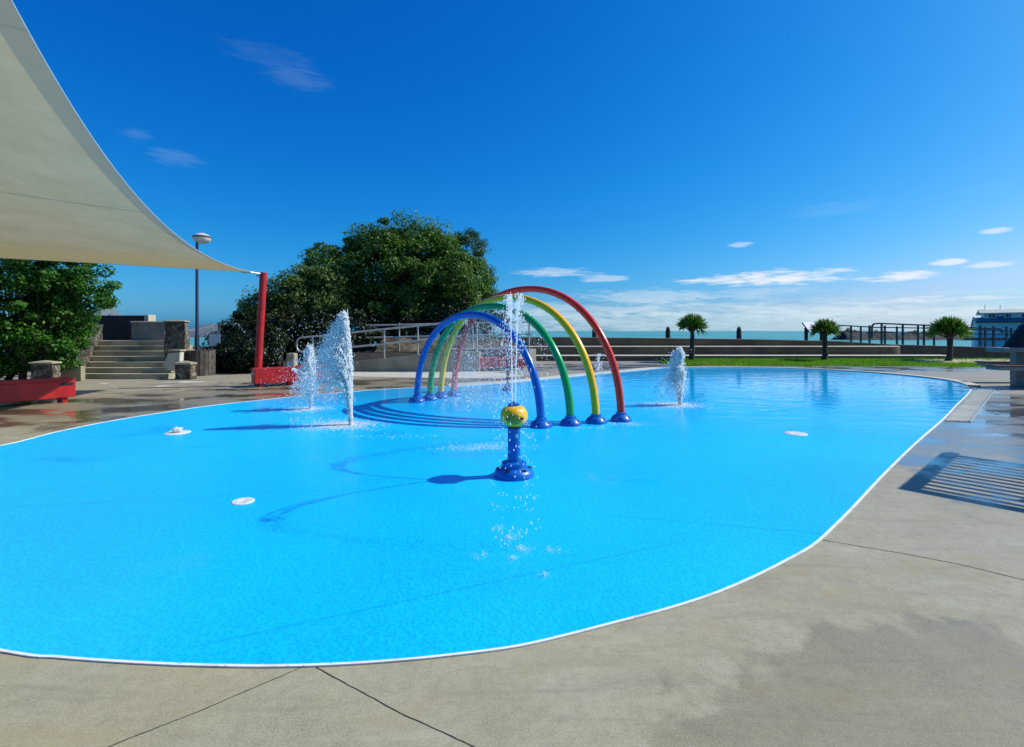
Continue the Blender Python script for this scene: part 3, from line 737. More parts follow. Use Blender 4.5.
# fine curtain falling from the nozzles on the inside of the far legs
root=empty('mist_curtain',(-1.0,10.2,0),'fine falling mist under the far legs of the rainbow arches','mist')
pp=[];rr_=[]
for cn,n in (('blue',7000),('green',15000),('yellow',15000),('red',15000)):
    f1,f2,h=archd[cn]
    ts=RNG.uniform(.50,.93,n)
    for t in ts:
        a=arch_pt(f1,f2,h,t); d=RNG.random()**.9
        pp.append((a.x+RNG.normal()*.30+.5*d*(f1.x-f2.x)*.35+.1,a.y+RNG.normal()*.22-.35*d*(f2.y-f1.y)*.35,max(.02,a.z*(1-d))))
        rr_.append(.0013+.0010*RNG.random())
drops('fine_drops',pp,rr_,M['mist'],root,RNG.uniform(1,2,len(pp)))
pp=[]
for k in range(26):
    f1,f2,h=archd[('blue','green','yellow')[k%3]]; a=arch_pt(f1,f2,h,random.uniform(.34,.62))
    for _ in range(46): pp.append((a.x+RNG.normal()*.025,a.y+RNG.normal()*.025,max(.02,a.z*RNG.random())))
drops('dripping_strings',pp,RNG.uniform(.004,.010,len(pp)),M['clear'],root,RNG.uniform(1,2.4,len(pp)))

# ------------------------------------------------------------------ red box benches
def bench(a, b_, depth, h, label, gap=.10, slot=False):
    """a,b_: ground points under the near long edge"""
    a=Vector(a); b_=Vector(b_); d=(b_-a); L=d.length; u=d.normalized(); n=Vector((-u.y,u.x,0)); rz=math.atan2(u.y,u.x)
    c=(a+b_)/2+n*depth/2; root=empty('box_bench',(c.x,c.y,0),label,'bench','red box benches round the pool')
    m=MB()
    m.box(c+Vector((0,0,(gap+h-.05)/2)),(L,depth,h-.05-gap),rz); part(m,'seat_box',M['red'],root,bevel=.012)
    m=MB(); m.box(c+Vector((0,0,h-.025)),(L+.004,depth+.004,.048),rz); part(m,'seat_top',M['red'],root,bevel=.01)
    for s in (-1,1):
        for q in (-1,1):
            m=MB(); m.box(c+u*s*(L/2-.16)+n*q*(depth/2-.09)+Vector((0,0,gap/2)),(.08,.08,gap),rz); part(m,'leg',M['red'],root)
    if slot:
        m=MB(); m.box(c+u*(L/2-.15)-n*(depth/2+.001)+Vector((0,0,h-.115)),(.20,.012,.06),rz); part(m,'hand_slot',M['black'],root)
    return root
bench((-10.95,8.28,0),(-9.30,10.66,0),.5,.50,'long red box bench lying half in shade at the left edge',.1,True)
bench(G(255,387.8),G(297.5,385.0),.42,.50,'red box bench at the foot of the leaning red pole')
bench(G(300,384),G(338,381.4),.42,.50,'red box bench seen through the spray of the tallest jet')
bench(G(477,371.5),G(526,370.2),.6,.50,'pinkish red box bench in the mist below the grey steps')

# ------------------------------------------------------------------ shade sail, its pole
C1=np.array([-6.995,13.4,3.085]); Q=np.array([-5.826,6.658,2.737]); C2=np.array([-2.182,.916,5.005]); C3=np.array([-18.2,11.4,3.50])
def bez(a,q,c,u): return (1-u)**2*a+2*u*(1-u)*q+u*u*c
QA=(C1+C3)/2+np.array([0,-.35,.0])
NU,NV=64,40; vs=[];uvs=[];fs=[]
for i in range(NU+1):
    u=i/NU
    A_=bez(C1,QA,C3,u); Bb=bez(C1,Q,C2,u)
    for j in range(NV+1):
        v=j/NV; p=(1-v)*A_+v*Bb; bow=u*v*(1-v)
        p=p+np.array([.9,-.8,-.42])*bow
        vs.append(p); dA=C3-C1; w0=p-C1; uvs.append((float(np.linalg.norm(w0-dA*(w0@dA)/(dA@dA))),v))
        if i<NU and j<NV: k=i*(NV+1)+j; fs.append((k,k+1,k+NV+2,k+NV+1))
root=empty('shade_sail',(-9,8,0),'large cream fabric shade sail stretched overhead at the left','shade sail')
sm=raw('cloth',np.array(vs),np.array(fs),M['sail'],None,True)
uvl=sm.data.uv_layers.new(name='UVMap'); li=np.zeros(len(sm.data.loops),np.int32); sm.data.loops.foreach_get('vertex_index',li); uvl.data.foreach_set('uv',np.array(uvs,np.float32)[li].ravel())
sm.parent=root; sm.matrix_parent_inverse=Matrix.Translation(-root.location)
b=MB(); b.tube([bez(C1,Q,C2,i/60) for i in range(61)],.006,8); part(b,'edge_cable',M['lampglass'],root,smooth=True)
b=MB(); b.tube([bez(C1,QA,C3,i/40) for i in range(41)],.010,8); part(b,'lower_cable',M['sail'] if False else M['lampglass'],root,smooth=True)
b=MB(); tip=Vector(C1); ptop=Vector((-6.86,13.62,3.06)); b.tube([tip+Vector((-.06,-.02,0)),ptop],.02,8); b.tube([tip+Vector((-.22,-.06,0)),tip],[.05,.03],8); part(b,'corner_shackle',M['steel'],root)
pb=Vector((-6.99,13.72,0)); pt=Vector((-6.82,13.72,3.07))
root=empty('sail_pole',pb,'leaning round red steel pole holding the sail corner','pole')
b=MB(); b.tube([pb,pb.lerp(pt,.5),pt],.094,24); part(b,'post',M['red'],root,smooth=True)
b=MB(); b.tube([pt,pt+Vector((0,0,.03))],.098,24); part(b,'cap',M['red'],root,smooth=True)
b=MB(); b.lathe([(.22,0),(.22,.03)],pb,24); part(b,'base_plate',M['steel'],root)
b=MB(); b.tube([pt+Vector((-.16,-.08,-.06)),pt+Vector((0,0,-.06))],.025,8); part(b,'eye_bracket',M['steel'],root)

# ------------------------------------------------------------------ left: stairs, walls, piers
sx0=P(86,379,15.6).x; sx1=P(163,379,15.6).x
root=empty('stone_steps',((sx0+sx1)/2,15.7,0),'broad flight of pale concrete steps rising to the left','steps')
x1l=[165,164,163,163,164,166,166]; x0l=[70,72,74,78,82,84,86]
for k in range(7):
    Y=15.6+.34*k; z=.165*k
    a=P(x0l[k],360,Y).x-.3; c=P(x1l[k],360,Y).x+.1
    m=MB(); m.prism([(a,Y),(c,Y),(c,18.6),(a,18.6)],z if k else -.02,z+.163); part(m,'step',M['concrete_step'],root,bevel=.015)
def wallbox(name,px0,px1,Y,depth,z0,z1,mat,label,cat='wall',bev=.02,cap=None,group=None):
    a=(px0-512)/F*Y; c=(px1-512)/F*Y
    root=empty(name,((a+c)/2,Y+depth/2,z0),label,cat,group)
    m=MB(); m.box(((a+c)/2,Y+depth/2,(z0+z1)/2),(c-a,depth,z1-z0)); part(m,'body',mat,root,bevel=bev)
    if cap:
        m=MB(); m.box(((a+c)/2,Y+depth/2,z1+cap/2),(c-a+.05,depth+.05,cap)); part(m,'coping',M['concrete_pale'],root,bevel=.015)
    return root
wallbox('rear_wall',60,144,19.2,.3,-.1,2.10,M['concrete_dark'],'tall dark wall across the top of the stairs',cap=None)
wallbox('wall_end',144,148.5,19.1,.4,-.1,2.12,M['concrete_pale'],'narrow pale pillar ending the tall dark wall',cat='pillar')
wallbox('landing_wall',131,165,17.9,.22,.9,1.80,M['concrete_grey'],'plain grey concrete wall beside the top landing',cap=.05)
def pier(px0,px1,Y,depth,z0,z1,label,cap=.09,n=6):
    """rubble pier with an uneven outline"""
    a=(px0-512)/F*Y; c=(px1-512)/F*Y; root=empty('stone_pier',((a+c)/2,Y+depth/2,z0),label,'stone pier','rough stone piers by the steps')
    bm=bmesh.new(); bmesh.ops.create_cube(bm,size=1)
    bmesh.ops.subdivide_edges(bm,edges=bm.edges,cuts=14,use_grid_fill=True)
    for v in bm.verts:
        v.co=Vector((v.co.x*(c-a),v.co.y*depth,v.co.z*(z1-z0)))+Vector(((a+c)/2,Y+depth/2,(z0+z1)/2))
        q=v.co*4.2; v.co += Vector((mnoise.noise(q),mnoise.noise(q+Vector((9,3,1))),mnoise.noise(q+Vector((3,7,5)))*.5))*.055
    m=MB(); m.v=[tuple(v.co) for v in bm.verts]; bm.verts.index_update(); m.f=[tuple(v.index for v in f.verts) for f in bm.faces]; bm.free()
    part(m,'masonry',M['stone'],root,smooth=True)
    if cap:
        m=MB(); w_=(c-a)/2+.03; d_=depth/2+.03; cx=(a+c)/2; cy=Y+depth/2
        m.add([(cx-w_,cy-d_,z1),(cx+w_,cy-d_,z1),(cx+w_,cy+d_,z1),(cx-w_,cy+d_,z1),(cx-w_,cy-d_,z1+cap*.6),(cx+w_,cy-d_,z1+cap*.6),(cx+w_,cy+d_,z1+cap*.6),(cx-w_,cy+d_,z1+cap*.6),(cx,cy,z1+cap*1.35)],
              [(3,2,1,0),(0,1,5,4),(1,2,6,5),(2,3,7,6),(3,0,4,7),(4,5,8),(5,6,8),(6,7,8),(7,4,8)])
        part(m,'capstone',M['concrete_step'],root,bevel=.012)
    return root
pier(164,184.5,16.6,.22,0,1.80,'tall rubble stone pier on the right of the stairs',.06)
pier(174,190.5,15.4,.26,0,.46,'short stone pier with a low pyramid cap in front of the tall one',.09)
pier(30,52,14.0,.26,0,.58,'squat stone pier with a flat cap behind the left bench',.07)
fw=empty('flank_wall',(-14.3,17,0),'rough stone wall climbing along the left side of the stairs','wall')
bmw=bmesh.new(); bmesh.ops.create_cube(bmw,size=1); bmesh.ops.subdivide_edges(bmw,edges=bmw.edges,cuts=16,use_grid_fill=True)
mw=MB()
for v in bmw.verts:
    t=v.co.y+.5; h=.45+1.30*t; c=Vector((-13.35,15.55,0)).lerp(Vector((-15.25,18.6,0)),t)+Vector((-.16+.36*v.co.x,.0,(v.co.z+.5)*h))
    q=c*4; mw.v.append(tuple(c+Vector((mnoise.noise(q),mnoise.noise(q+Vector((9,3,1))),mnoise.noise(q+Vector((3,7,5)))*.5))*.06))
bmw.verts.index_update(); mw.f=[tuple(v.index for v in f.verts) for f in bmw.faces]; bmw.free()
part(mw,'masonry',M['stone'],fw,smooth=True)
wallbox('planter_wall',55,81,14.9,.16,0,.45,M['concrete_step'],'low pale wall edging the shrub bed beside the steps')
# sloping balustrade slab
root=empty('balustrade_slab',P(171,372,15.9),'pale sloping slab leaning between the two stone piers','balustrade')
m=MB(); pts=[(163,371),(163.5,364),(168,353),(180,352),(179.5,364),(174.5,371)]
pl=[P(x,y,15.95) for x,y in pts]; m.extrude_xz([(p.x,p.z) for p in pl],15.95,16.15); part(m,'slab',M['concrete_pale'],root,bevel=.015)
pl=P(174,350.6,15.9); m=MB(); m.box((pl.x,16.05,pl.z),(.40,.3,.05)); part(m,'coping',M['concrete_step'],root,bevel=.01)

# raised ground behind the stairs, the ramp and the trees
def terrain(name, x0,x1,y0,y1,fn,mat,label,cat,nx=60,ny=30):
    xs=np.linspace(x0,x1,nx); ys=np.linspace(y0,y1,ny); v=[(x,y,fn(x,y)) for y in ys for x in xs]
    f=[(j*nx+i,j*nx+i+1,(j+1)*nx+i+1,(j+1)*nx+i) for j in range(ny-1) for i in range(nx-1)]
    return tag(raw(name,np.array(v),np.array(f),mat,None,True),label,cat,None,'structure')
def gfn(x,y):
    n=mnoise.noise(Vector((x*.5,y*.5,0)))*.12+mnoise.noise(Vector((x*2,y*2,3)))*.05
    ed=min(1,max(0,(y-17.7)/2.4)); far=min(1,max(0,(31-y)/2))
    h=.62*ed*ed*(3-2*ed); return -.06*(1-ed)+(h+n*ed)*far+(-2.5)*(1-far)
terrain('garden_bed',-10.9,-2.2,15.7,31.5,lambda x,y: gfn(x,y) if not (x>-7.9 and y<18.7) else -.08,M['soil'],'dark planted soil under the trees','garden bed',70,60)
terrain('upper_ground',-60,-10.9,18.7,31.5,lambda x,y: (.6+mnoise.noise(Vector((x*.3,y*.3,0)))*.1) if y<30 else -2.3,M['soil'],'dark ground above the steps','ground',40,20)
def bfn(x,y):
    t=min(1,max(0,(y-20.2)/1.6)); r=mnoise.noise(Vector((x*1.3,y*1.3,1)))*.22+mnoise.noise(Vector((x*4,y*4,2)))*.08
    return .62+t*(.50+r)*min(1,max(0,(.4-x)/1.2))
terrain('earth_bank',-5.6,.5,20.0,23.5,bfn,M['bank'],'rough brown earth bank above the ramp','bank',60,34)

# ramp with its wall and tubular handrail
RX0,RX1=-7.7,-1.2
def rz_(x): return .18+max(0,min(1,(x+7.7)/5.3))*.55
m=MB(); xs=[RX0+(RX1-RX0)*i/20 for i in range(21)]
poly=[(x,rz_(x)) for x in xs]+[(RX1,-.02),(RX0,-.02)]
root=empty('ramp_wall',(-4.4,18.5,0),'low tan concrete wall carrying the sloping ramp','wall')
m.extrude_xz(poly,18.45,18.75); part(m,'body',M['concrete'],root,bevel=.015)
m=MB(); poly=[(x,rz_(x)-.03) for x in xs]+[(RX1,-.02),(RX0,-.02)]; m.extrude_xz(poly,18.752,20.4)
tag(m.build('ramp',M['concrete_grey']),'grey concrete ramp climbing to the right below the trees','ramp',None,'structure')
sheet('pavement_strip',[(-6.6,17.2),(-5.0,16.4),(-2.6,15.9),(-.4,15.8),(.4,16.8),(-.9,18.44),(-7.6,18.44)],.006,M['concrete_pale'],'pale dry pavement along the foot of the ramp wall','pavement')
def rail(root, pts, r=.028): 
    m=MB(); m.tube(pts,r*1.25,10); return m
root=empty('handrail',(-4.4,18.6,.3),'grey tubular steel handrail with a rounded end along the ramp','handrail')
xs=[-7.62,-4.75,-3.5,-2.42,-1.3]
top=[Vector((x,18.6,rz_(x)+1.08)) for x in [-7.72+i*.32 for i in range(21)]]
mid=[Vector((p.x,18.6,p.z-.54)) for p in top]
n=9; c=(top[0]+mid[0])/2; rr=.27
loop=[c+Vector((-.16-.16*math.cos(a) if False else -.30*abs(math.sin(a))**.6,0,rr*math.cos(a))) for a in [PI*i/14 for i in range(15)]]
part(rail(root,list(reversed(top))+loop+mid),'rails',M['steel'],root,smooth=True)
for x in xs:
    x=x+.2 if x<-7 else x
    m=MB(); m.tube([(x,18.6,rz_(x)-.02),(x,18.6,rz_(x)+1.08)],.030,10); m.lathe([(.07,0),(.07,.012)],(x,18.6,rz_(x)),12); part(m,'post',M['steel'],root,smooth=True)
# second rail of the ramp, ending in a loop at the terrace
root=empty('rear_handrail',(-1,20.5,.8),'farther tubular handrail ending in a bent loop by the terrace','handrail')
t2=[Vector((x,20.4,1.72+.14*min(1,(x+6)/6))) for x in [-6+i*.4 for i in range(18)]]
e=t2[-1]; t2 += [e+Vector((.12,0,-.03)),e+Vector((.19,0,-.12)),e+Vector((.20,0,-.28))]
part(rail(root,t2),'top_rail',M['steel'],root,smooth=True)
part(rail(root,[p-Vector((0,0,.5)) for p in t2[:18]]),'mid_rail',M['steel'],root,smooth=True)
for x in (-4.6,-3.0,-1.6,-.4,.7):
    m=MB(); m.tube([(x,20.4,.55),(x,20.4,1.83)],.03,10); part(m,'post',M['steel'],root,smooth=True)

# steps beside the far bench
def block(name,px0,px1,Y,depth,z1,mat,label,cat='step'):
    a=(px0-512)/F*Y; c=(px1-512)/F*Y; root=MB(); root.box(((a+c)/2,Y+depth/2,z1/2-.01),(c-a,depth,z1+.02)); return tag(root.build(name,mat,bevel=.02),label,cat)
block('seating_block',446,512,19.5,1.0,.80,M['concrete_grey'],'grey concrete block rising behind the misty red bench','concrete block')
block('low_block',410,474,19.0,.42,.36,M['concrete_grey'],'lower grey concrete block at the end of the ramp wall','concrete block')
tag(MB().box((P(292,357,17.6).x,17.6,.36),(.30,.3,.72)).build('stone_plinth',M['concrete_step'],bevel=.04),'pale squat plinth beside the rounded end of the handrail','plinth')

# ------------------------------------------------------------------ terrace seating and sea wall
def tier_poly(x0,xe,y0,y1,r,xback):
    p=[(x0,y1),(x0,y0)]
    for i in range(9):
        a=-PI/2+PI/2*i/8; p.append((xe-r+r*math.cos(a),y0+r+r*math.sin(a)))
    p += [(xe,y1)]
    return p
root=empty('terrace_seating',(10,26,0),'long curved concrete seating terrace behind the lawn','terrace')
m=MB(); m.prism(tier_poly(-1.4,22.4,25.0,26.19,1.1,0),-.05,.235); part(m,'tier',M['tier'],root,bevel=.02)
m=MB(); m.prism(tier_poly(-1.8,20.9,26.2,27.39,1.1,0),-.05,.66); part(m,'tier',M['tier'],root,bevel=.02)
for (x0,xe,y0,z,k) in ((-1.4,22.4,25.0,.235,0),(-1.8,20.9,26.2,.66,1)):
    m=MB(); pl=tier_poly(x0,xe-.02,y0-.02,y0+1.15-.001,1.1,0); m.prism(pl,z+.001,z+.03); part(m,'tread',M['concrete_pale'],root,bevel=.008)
def wz(x,y):
    pts=[(-2,1.14),(3,1.13),(13,1.02),(18,.91),(20.8,.73),(27,.56),(40,.50)]
    for (a,za),(c,zc) in zip(pts[:-1],pts[1:]):
        if x<=c: return za+(zc-za)*max(0,(x-a)/(c-a))
    return .5
root=empty('sea_wall',(15,27.6,0),'weathered brown concrete sea wall forming the top of the terrace','wall')
xs=[-2,3,8,13,15.5,18,19.4,20.8,24,27,40]
m=MB(); m.extrude_xz([(x,wz(x,0)) for x in xs]+[(40,-2.6),(-2,-2.6)],27.4,27.95); part(m,'body',M['tier'],root,bevel=.02)
m=MB(); m.extrude_xz([(x,wz(x,0)+.035) for x in xs]+[(x,wz(x,0)+.002) for x in reversed(xs)],27.38,27.97); part(m,'coping',M['concrete'],root)
# plinth of upper ground between ramp and terrace
m=MB(); m.prism([(-2.4,20.5),(.2,20.5),(1.2,24.9),(-1.5,27.3),(-2.4,27.3)],-.05,.62); tag(m.build('upper_pavement',M['concrete_grey'],bevel=.02),'grey upper pavement where ramp and terrace meet','pavement',None,'structure')

# ------------------------------------------------------------------ lawn
def lz(x,y): return .008+.10*max(0,min(1,(y-21.9)/3))
LP=[(6.9,22.3),(8.5,21.7),(12,21.5),(16,21.5),(19,20.9),(21,20.2),(22.6,19.6),(24.5,20.2),(27,22.5),(30,24.98),(8.0,24.98),(7.0,24.0)]
def inpoly(x,y,poly):
    c=False;j=len(poly)-1
    for i in range(len(poly)):
        if (poly[i][1]>y)!=(poly[j][1]>y) and x<(poly[j][0]-poly[i][0])*(y-poly[i][1])/(poly[j][1]-poly[i][1])+poly[i][0]: c=not c
        j=i
    return c
xs=np.linspace(6.5,30,95); ys=np.linspace(19.4,25.0,30); V=[];Fx=[];idx={}
for j,y in enumerate(ys):
    for i,x in enumerate(xs):
        V.append((x,y,lz(x,y)))
for j in range(29):
    for i in range(94):
        if inpoly((xs[i]+xs[i+1])/2,(ys[j]+ys[j+1])/2,LP): Fx.append((j*95+i,j*95+i+1,(j+1)*95+i+1,(j+1)*95+i))
tag(raw('lawn',np.array(V),np.array(Fx),M['lawnbase']),'green lawn strip between pool and terrace','lawn',None,'structure')
pts=[]
while len(pts)<42000:
    x=random.uniform(6.6,27); y=random.uniform(19.5,25)
    if inpoly(x+random.uniform(-.15,.15),y+random.uniform(-.15,.15),LP):
        k=mnoise.noise(Vector((x*.6,y*1.6,0)))
        if k>.28+random.uniform(0,.25) : continue
        if ((x-22.3)/4.2)**2+((y-23.7)/1.0)**2<1+.7*mnoise.noise(Vector((x*1.3,y*1.3,4))) and random.random()<.93: continue
        pts.append((x,y))
pts=np.array(pts); n=len(pts); hgt=RNG.uniform(.035,.10,n); a=RNG.uniform(0,2*PI,n); wd_=RNG.uniform(.006,.014,n)
z=np.array([lz(x,y) for x,y in pts])
b0=np.stack([pts[:,0]-np.cos(a)*wd_,pts[:,1]-np.sin(a)*wd_,z],1); b1=np.stack([pts[:,0]+np.cos(a)*wd_,pts[:,1]+np.sin(a)*wd_,z],1)
tpp=np.stack([pts[:,0]+RNG.normal(size=n)*.03,pts[:,1]+RNG.normal(size=n)*.03,z+hgt],1)
V=np.stack([b0,b1,tpp],1).reshape(-1,3); k=np.arange(n)*3
tag(raw('lawn_grass',V,np.stack([k,k+1,k+2],1),M['grass']),'short green grass blades on the lawn','grass',None,'stuff')

# ------------------------------------------------------------------ dragon trees
def dragon(px, Y, ztop, zc, R, label, seed):
    rs=np.random.default_rng(seed); random.seed(seed)
    x=(px-512)/F*Y; base=Vector((x,Y,lz(x,Y)-.02)); root=empty('dragon_tree',base,label,'tree','small rosette-headed trees on the lawn')
    fork=Vector((x+rs.normal()*.03,Y,zc-R*.55)); b=MB()
    pts=[base.lerp(fork,i/8)+Vector((rs.normal()*.012,rs.normal()*.012,0)) for i in range(9)]
    b.tube(pts,[.125-.03*i/8+.03*(1-i/8)**6 for i in range(9)],12)
    tips=[]
    for k in range(22):
        a=2.4*k; el_=.15+1.35*(k/22)**1.0; d=Vector((math.cos(a)*math.cos(el_),math.sin(a)*math.cos(el_),math.sin(el_)*.85))
        tip=Vector((x,Y,zc-R*.30))+d*R*.52; tips.append((tip,d)); limb(b,fork,tip,.045,.022,.08,5)
    part(b,'trunk',M['bark'],root,smooth=True)
    V=[];Fc=[]
    for tip,d in tips:
        d=np.array(d); 
        for q in range(46):
            e=rs.normal(size=3); e/=np.linalg.norm(e); dirn=d*.85+e+np.array([0,0,.28]); dirn/=np.linalg.norm(dirn)
            L=R*rs.uniform(.34,.72); wdt=R*.036; side=np.cross(dirn,rs.normal(size=3)); side/=np.linalg.norm(side)
            p0=np.array(tip); m_=p0+dirn*L*.55+np.array([0,0,.01]); e_=p0+dirn*L-np.array([0,0,L*.04*(1-dirn[2])])
            n0=len(V); V += [p0-side*wdt*.6,p0+side*wdt*.6,m_-side*wdt,m_+side*wdt,e_-side*wdt*.12,e_+side*wdt*.12]; Fc += [(n0,n0+1,n0+3,n0+2),(n0+2,n0+3,n0+5,n0+4)]
    rawpart('crown',np.array(V),np.array(Fc),M['leaf_palm'],root)
    return root
dragon(692,24.3,2.3,1.82,.74,'slender rosette tree standing alone behind the right water jet',1)
dragon(825,24.2,2.0,1.60,.68,'rosette tree in front of the tilted white information board',2)
dragon(949,24.0,2.0,1.57,.88,'broadest rosette tree at the curved end of the terrace',3)
random.seed(11)

# ------------------------------------------------------------------ trees
make_tree('shrub_tree',(-14.0,14.6,0),'bright green leafy shrub behind the left red bench','shrub',
    [(-14.2,14.6,2.4,1.5,1.0,1.4),(-15.2,14.8,1.8,1.2,1.0,1.6),(-13.6,14.8,1.35,.75,.8,.95),(-12.75,15.0,3.05,.70,.6,.55),(-13.9,14.3,3.5,1.2,.8,.7),(-12.15,15.1,2.75,.26,.4,.55),(-13.2,14.7,1.0,.45,.5,.55),(-14.9,14.6,.7,.9,.6,.5),(-14.2,15.3,1.9,1.2,.6,1.3),(-13.15,15.0,2.2,.65,.6,.75),(-13.3,15.1,2.9,.6,.5,.5)],
    52000,.105,M['leaf_shrub'],[(-14.5,14.8,.10,1.6),(-14.0,14.7,.08,1.5),(-15.1,14.9,.09,1.4)],None,.36,.4,.55)
make_tree('evergreen_tree',(-6.0,25.5,.6),'broad dark evergreen tree behind the ramp handrail','tree',
    [(-5.6,25.5,4.4,3.6,2.6,2.2),(-8.6,25.2,3.9,1.9,2.0,1.9),(-3.2,25.6,3.9,2.1,2.2,2.0),(-6.6,25.4,5.9,1.6,1.5,.9),(-4.6,25.6,5.8,1.7,1.5,.95),(-2.6,25.0,2.7,1.2,1.4,1.0),(-8.6,24.6,2.2,1.4,1.5,1.0),(-5.4,24.8,2.5,2.6,1.8,.9),(-5.8,26.3,3.6,3.6,1.2,1.8),(-5.1,25.4,6.75,.7,.7,.55),(-7.7,25.3,5.9,.8,.8,.6),(-3.5,25.5,6.35,.6,.6,.5),(-9.4,25.0,5.2,.8,.8,.6),(-6.3,25.2,6.5,.5,.5,.6)],
    105000,.15,M['leaf_tree'],[(-6.6,25.4,.2,2.2),(-5.6,25.6,.22,2.4),(-4.8,25.2,.16,2.2),(-7.4,25.3,.17,2.0),(-3.6,25.6,.18,2.2)],'evergreen trees behind the ramp',.62)
make_tree('evergreen_tree',(-10.2,23.4,.6),'lower olive green tree left of the broad dark one','tree',
    [(-9.9,23.4,3.0,1.5,1.5,1.5),(-11.3,23.4,2.3,1.3,1.4,1.2),(-8.6,23.2,2.2,1.2,1.3,1.3),(-9.0,23.6,3.6,1.3,1.2,1.0)],
    34000,.14,M['leaf_side'],[(-10.4,23.4,.15,1.5),(-9.6,23.3,.14,1.6),(-8.9,23.3,.22,1.9)],'evergreen trees behind the ramp',.5)
make_tree('round_tree',(-1.9,26.6,.6),'smooth round topped tree at the right end of the trees','tree',
    [(-2.5,26.6,5.5,1.1,1.1,1.3),(-2.1,26.7,4.2,1.15,1.2,1.2),(-1.6,26.6,3.3,.75,.9,.8)],
    26000,.10,M['leaf_round'],[(-1.9,26.6,.16,2.6)],'evergreen trees behind the ramp',.42,.3)
make_tree('bush',(-11.5,21.5,.5),'dark bush with golden tips left of the red pole','bush',
    [(-11.3,21.5,1.6,1.1,1.0,.75),(-12.1,21.4,1.1,.8,.8,.6),(-10.3,21.4,1.8,.9,.9,.9)],
    11000,.13,M['leaf_bush'],[(-11.4,21.5,.07,.8),(-10.8,21.4,.07,.9)],None,.4)
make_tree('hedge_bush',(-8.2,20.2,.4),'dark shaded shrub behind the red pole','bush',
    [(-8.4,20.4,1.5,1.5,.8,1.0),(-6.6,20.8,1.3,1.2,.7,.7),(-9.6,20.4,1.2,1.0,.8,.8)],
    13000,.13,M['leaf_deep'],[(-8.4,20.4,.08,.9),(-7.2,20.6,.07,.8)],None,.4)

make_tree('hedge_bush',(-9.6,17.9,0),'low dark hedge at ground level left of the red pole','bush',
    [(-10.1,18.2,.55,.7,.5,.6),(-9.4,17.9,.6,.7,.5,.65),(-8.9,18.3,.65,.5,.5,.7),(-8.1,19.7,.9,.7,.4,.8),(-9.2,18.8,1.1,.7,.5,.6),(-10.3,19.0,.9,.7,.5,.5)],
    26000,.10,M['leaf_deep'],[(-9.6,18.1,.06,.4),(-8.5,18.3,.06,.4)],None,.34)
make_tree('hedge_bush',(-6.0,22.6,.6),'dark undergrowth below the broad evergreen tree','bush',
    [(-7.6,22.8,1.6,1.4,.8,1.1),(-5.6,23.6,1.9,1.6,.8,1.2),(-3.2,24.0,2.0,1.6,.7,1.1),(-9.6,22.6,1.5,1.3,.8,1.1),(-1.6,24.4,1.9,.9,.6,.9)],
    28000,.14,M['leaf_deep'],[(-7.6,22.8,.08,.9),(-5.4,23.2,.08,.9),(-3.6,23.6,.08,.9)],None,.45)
# ------------------------------------------------------------------ lamp post, planter, sign at the left
lp=Vector(((197-512)/F*17.6,17.6,0)); lt=P(202,238,17.6)
root=empty('lamp_post',lp,'slim dark blue lamp post with an oval white lamp','lamp post')
b=MB(); b.tube([lp,lp+Vector((0,0,1.35))],.075,14); part(b,'post_sleeve',M['darksteel'],root,smooth=True)
b=MB(); b.tube([lp+Vector((0,0,1.35)),(lp.x,lp.y,lt.z-.05)],[.055,.042],14); part(b,'pole',M['darksteel'],root,smooth=True)
b=MB(); b.lathe([(.08,-.19),(.20,-.15),(.27,-.07),(.285,0)],(lt.x,lt.y,lt.z),26); part(b,'lamp_bowl',M['lampglass'],root,smooth=True)
b=MB(); b.lathe([(.295,0),(.30,.035),(.27,.07)],(lt.x,lt.y,lt.z),26); part(b,'lamp_rim',M['lampcap'],root,smooth=True)
b=MB(); b.lathe([(.27,.07),(.18,.13),(.06,.17),(.03,.18)],(lt.x,lt.y,lt.z),26); part(b,'lamp_cover',M['lampglass'],root,smooth=True)
b=MB(); b.tube([(lp.x,lp.y,lt.z-.06),(lt.x-.1,lt.y,lt.z-.02)],.04,10); part(b,'arm',M['darksteel'],root)
c=P(201,372,17.0); root=empty('barrel_planter',(c.x,17.0,0),'dark round planter of upright timber slats at the lamp post foot','planter')
b=MB()
for k in range(20):
    a=2*PI*k/20; b.box((c.x+.40*math.cos(a),17.0+.40*math.sin(a),.42),(.045,.118,.86+random.uniform(-.03,.03)),a)
part(b,'staves',M['timber'],root); b=MB(); b.lathe([(.37,0),(.37,.76)],(c.x,17.0,0),20); part(b,'tub',M['timberdark'],root)
c=P(214.5,340,18.4); root=empty('notice_board',(c.x,18.4,.4),'small pale blue notice board on posts beside the lamp post','notice board')
b=MB(); b.box((c.x,18.4,c.z),(.42,.03,.50)); part(b,'panel',M['signblue'],root,bevel=.01)
b=MB(); b.box((c.x,18.385,c.z),(.36,.008,.42)); part(b,'face',M['white'] if False else M['palewall'],root)
for s in (-.15,.15):
    b=MB(); b.box((c.x+s,18.43,(c.z+.3)/2-.1),(.05,.04,c.z+.2)); part(b,'post',M['timberdark'],root)

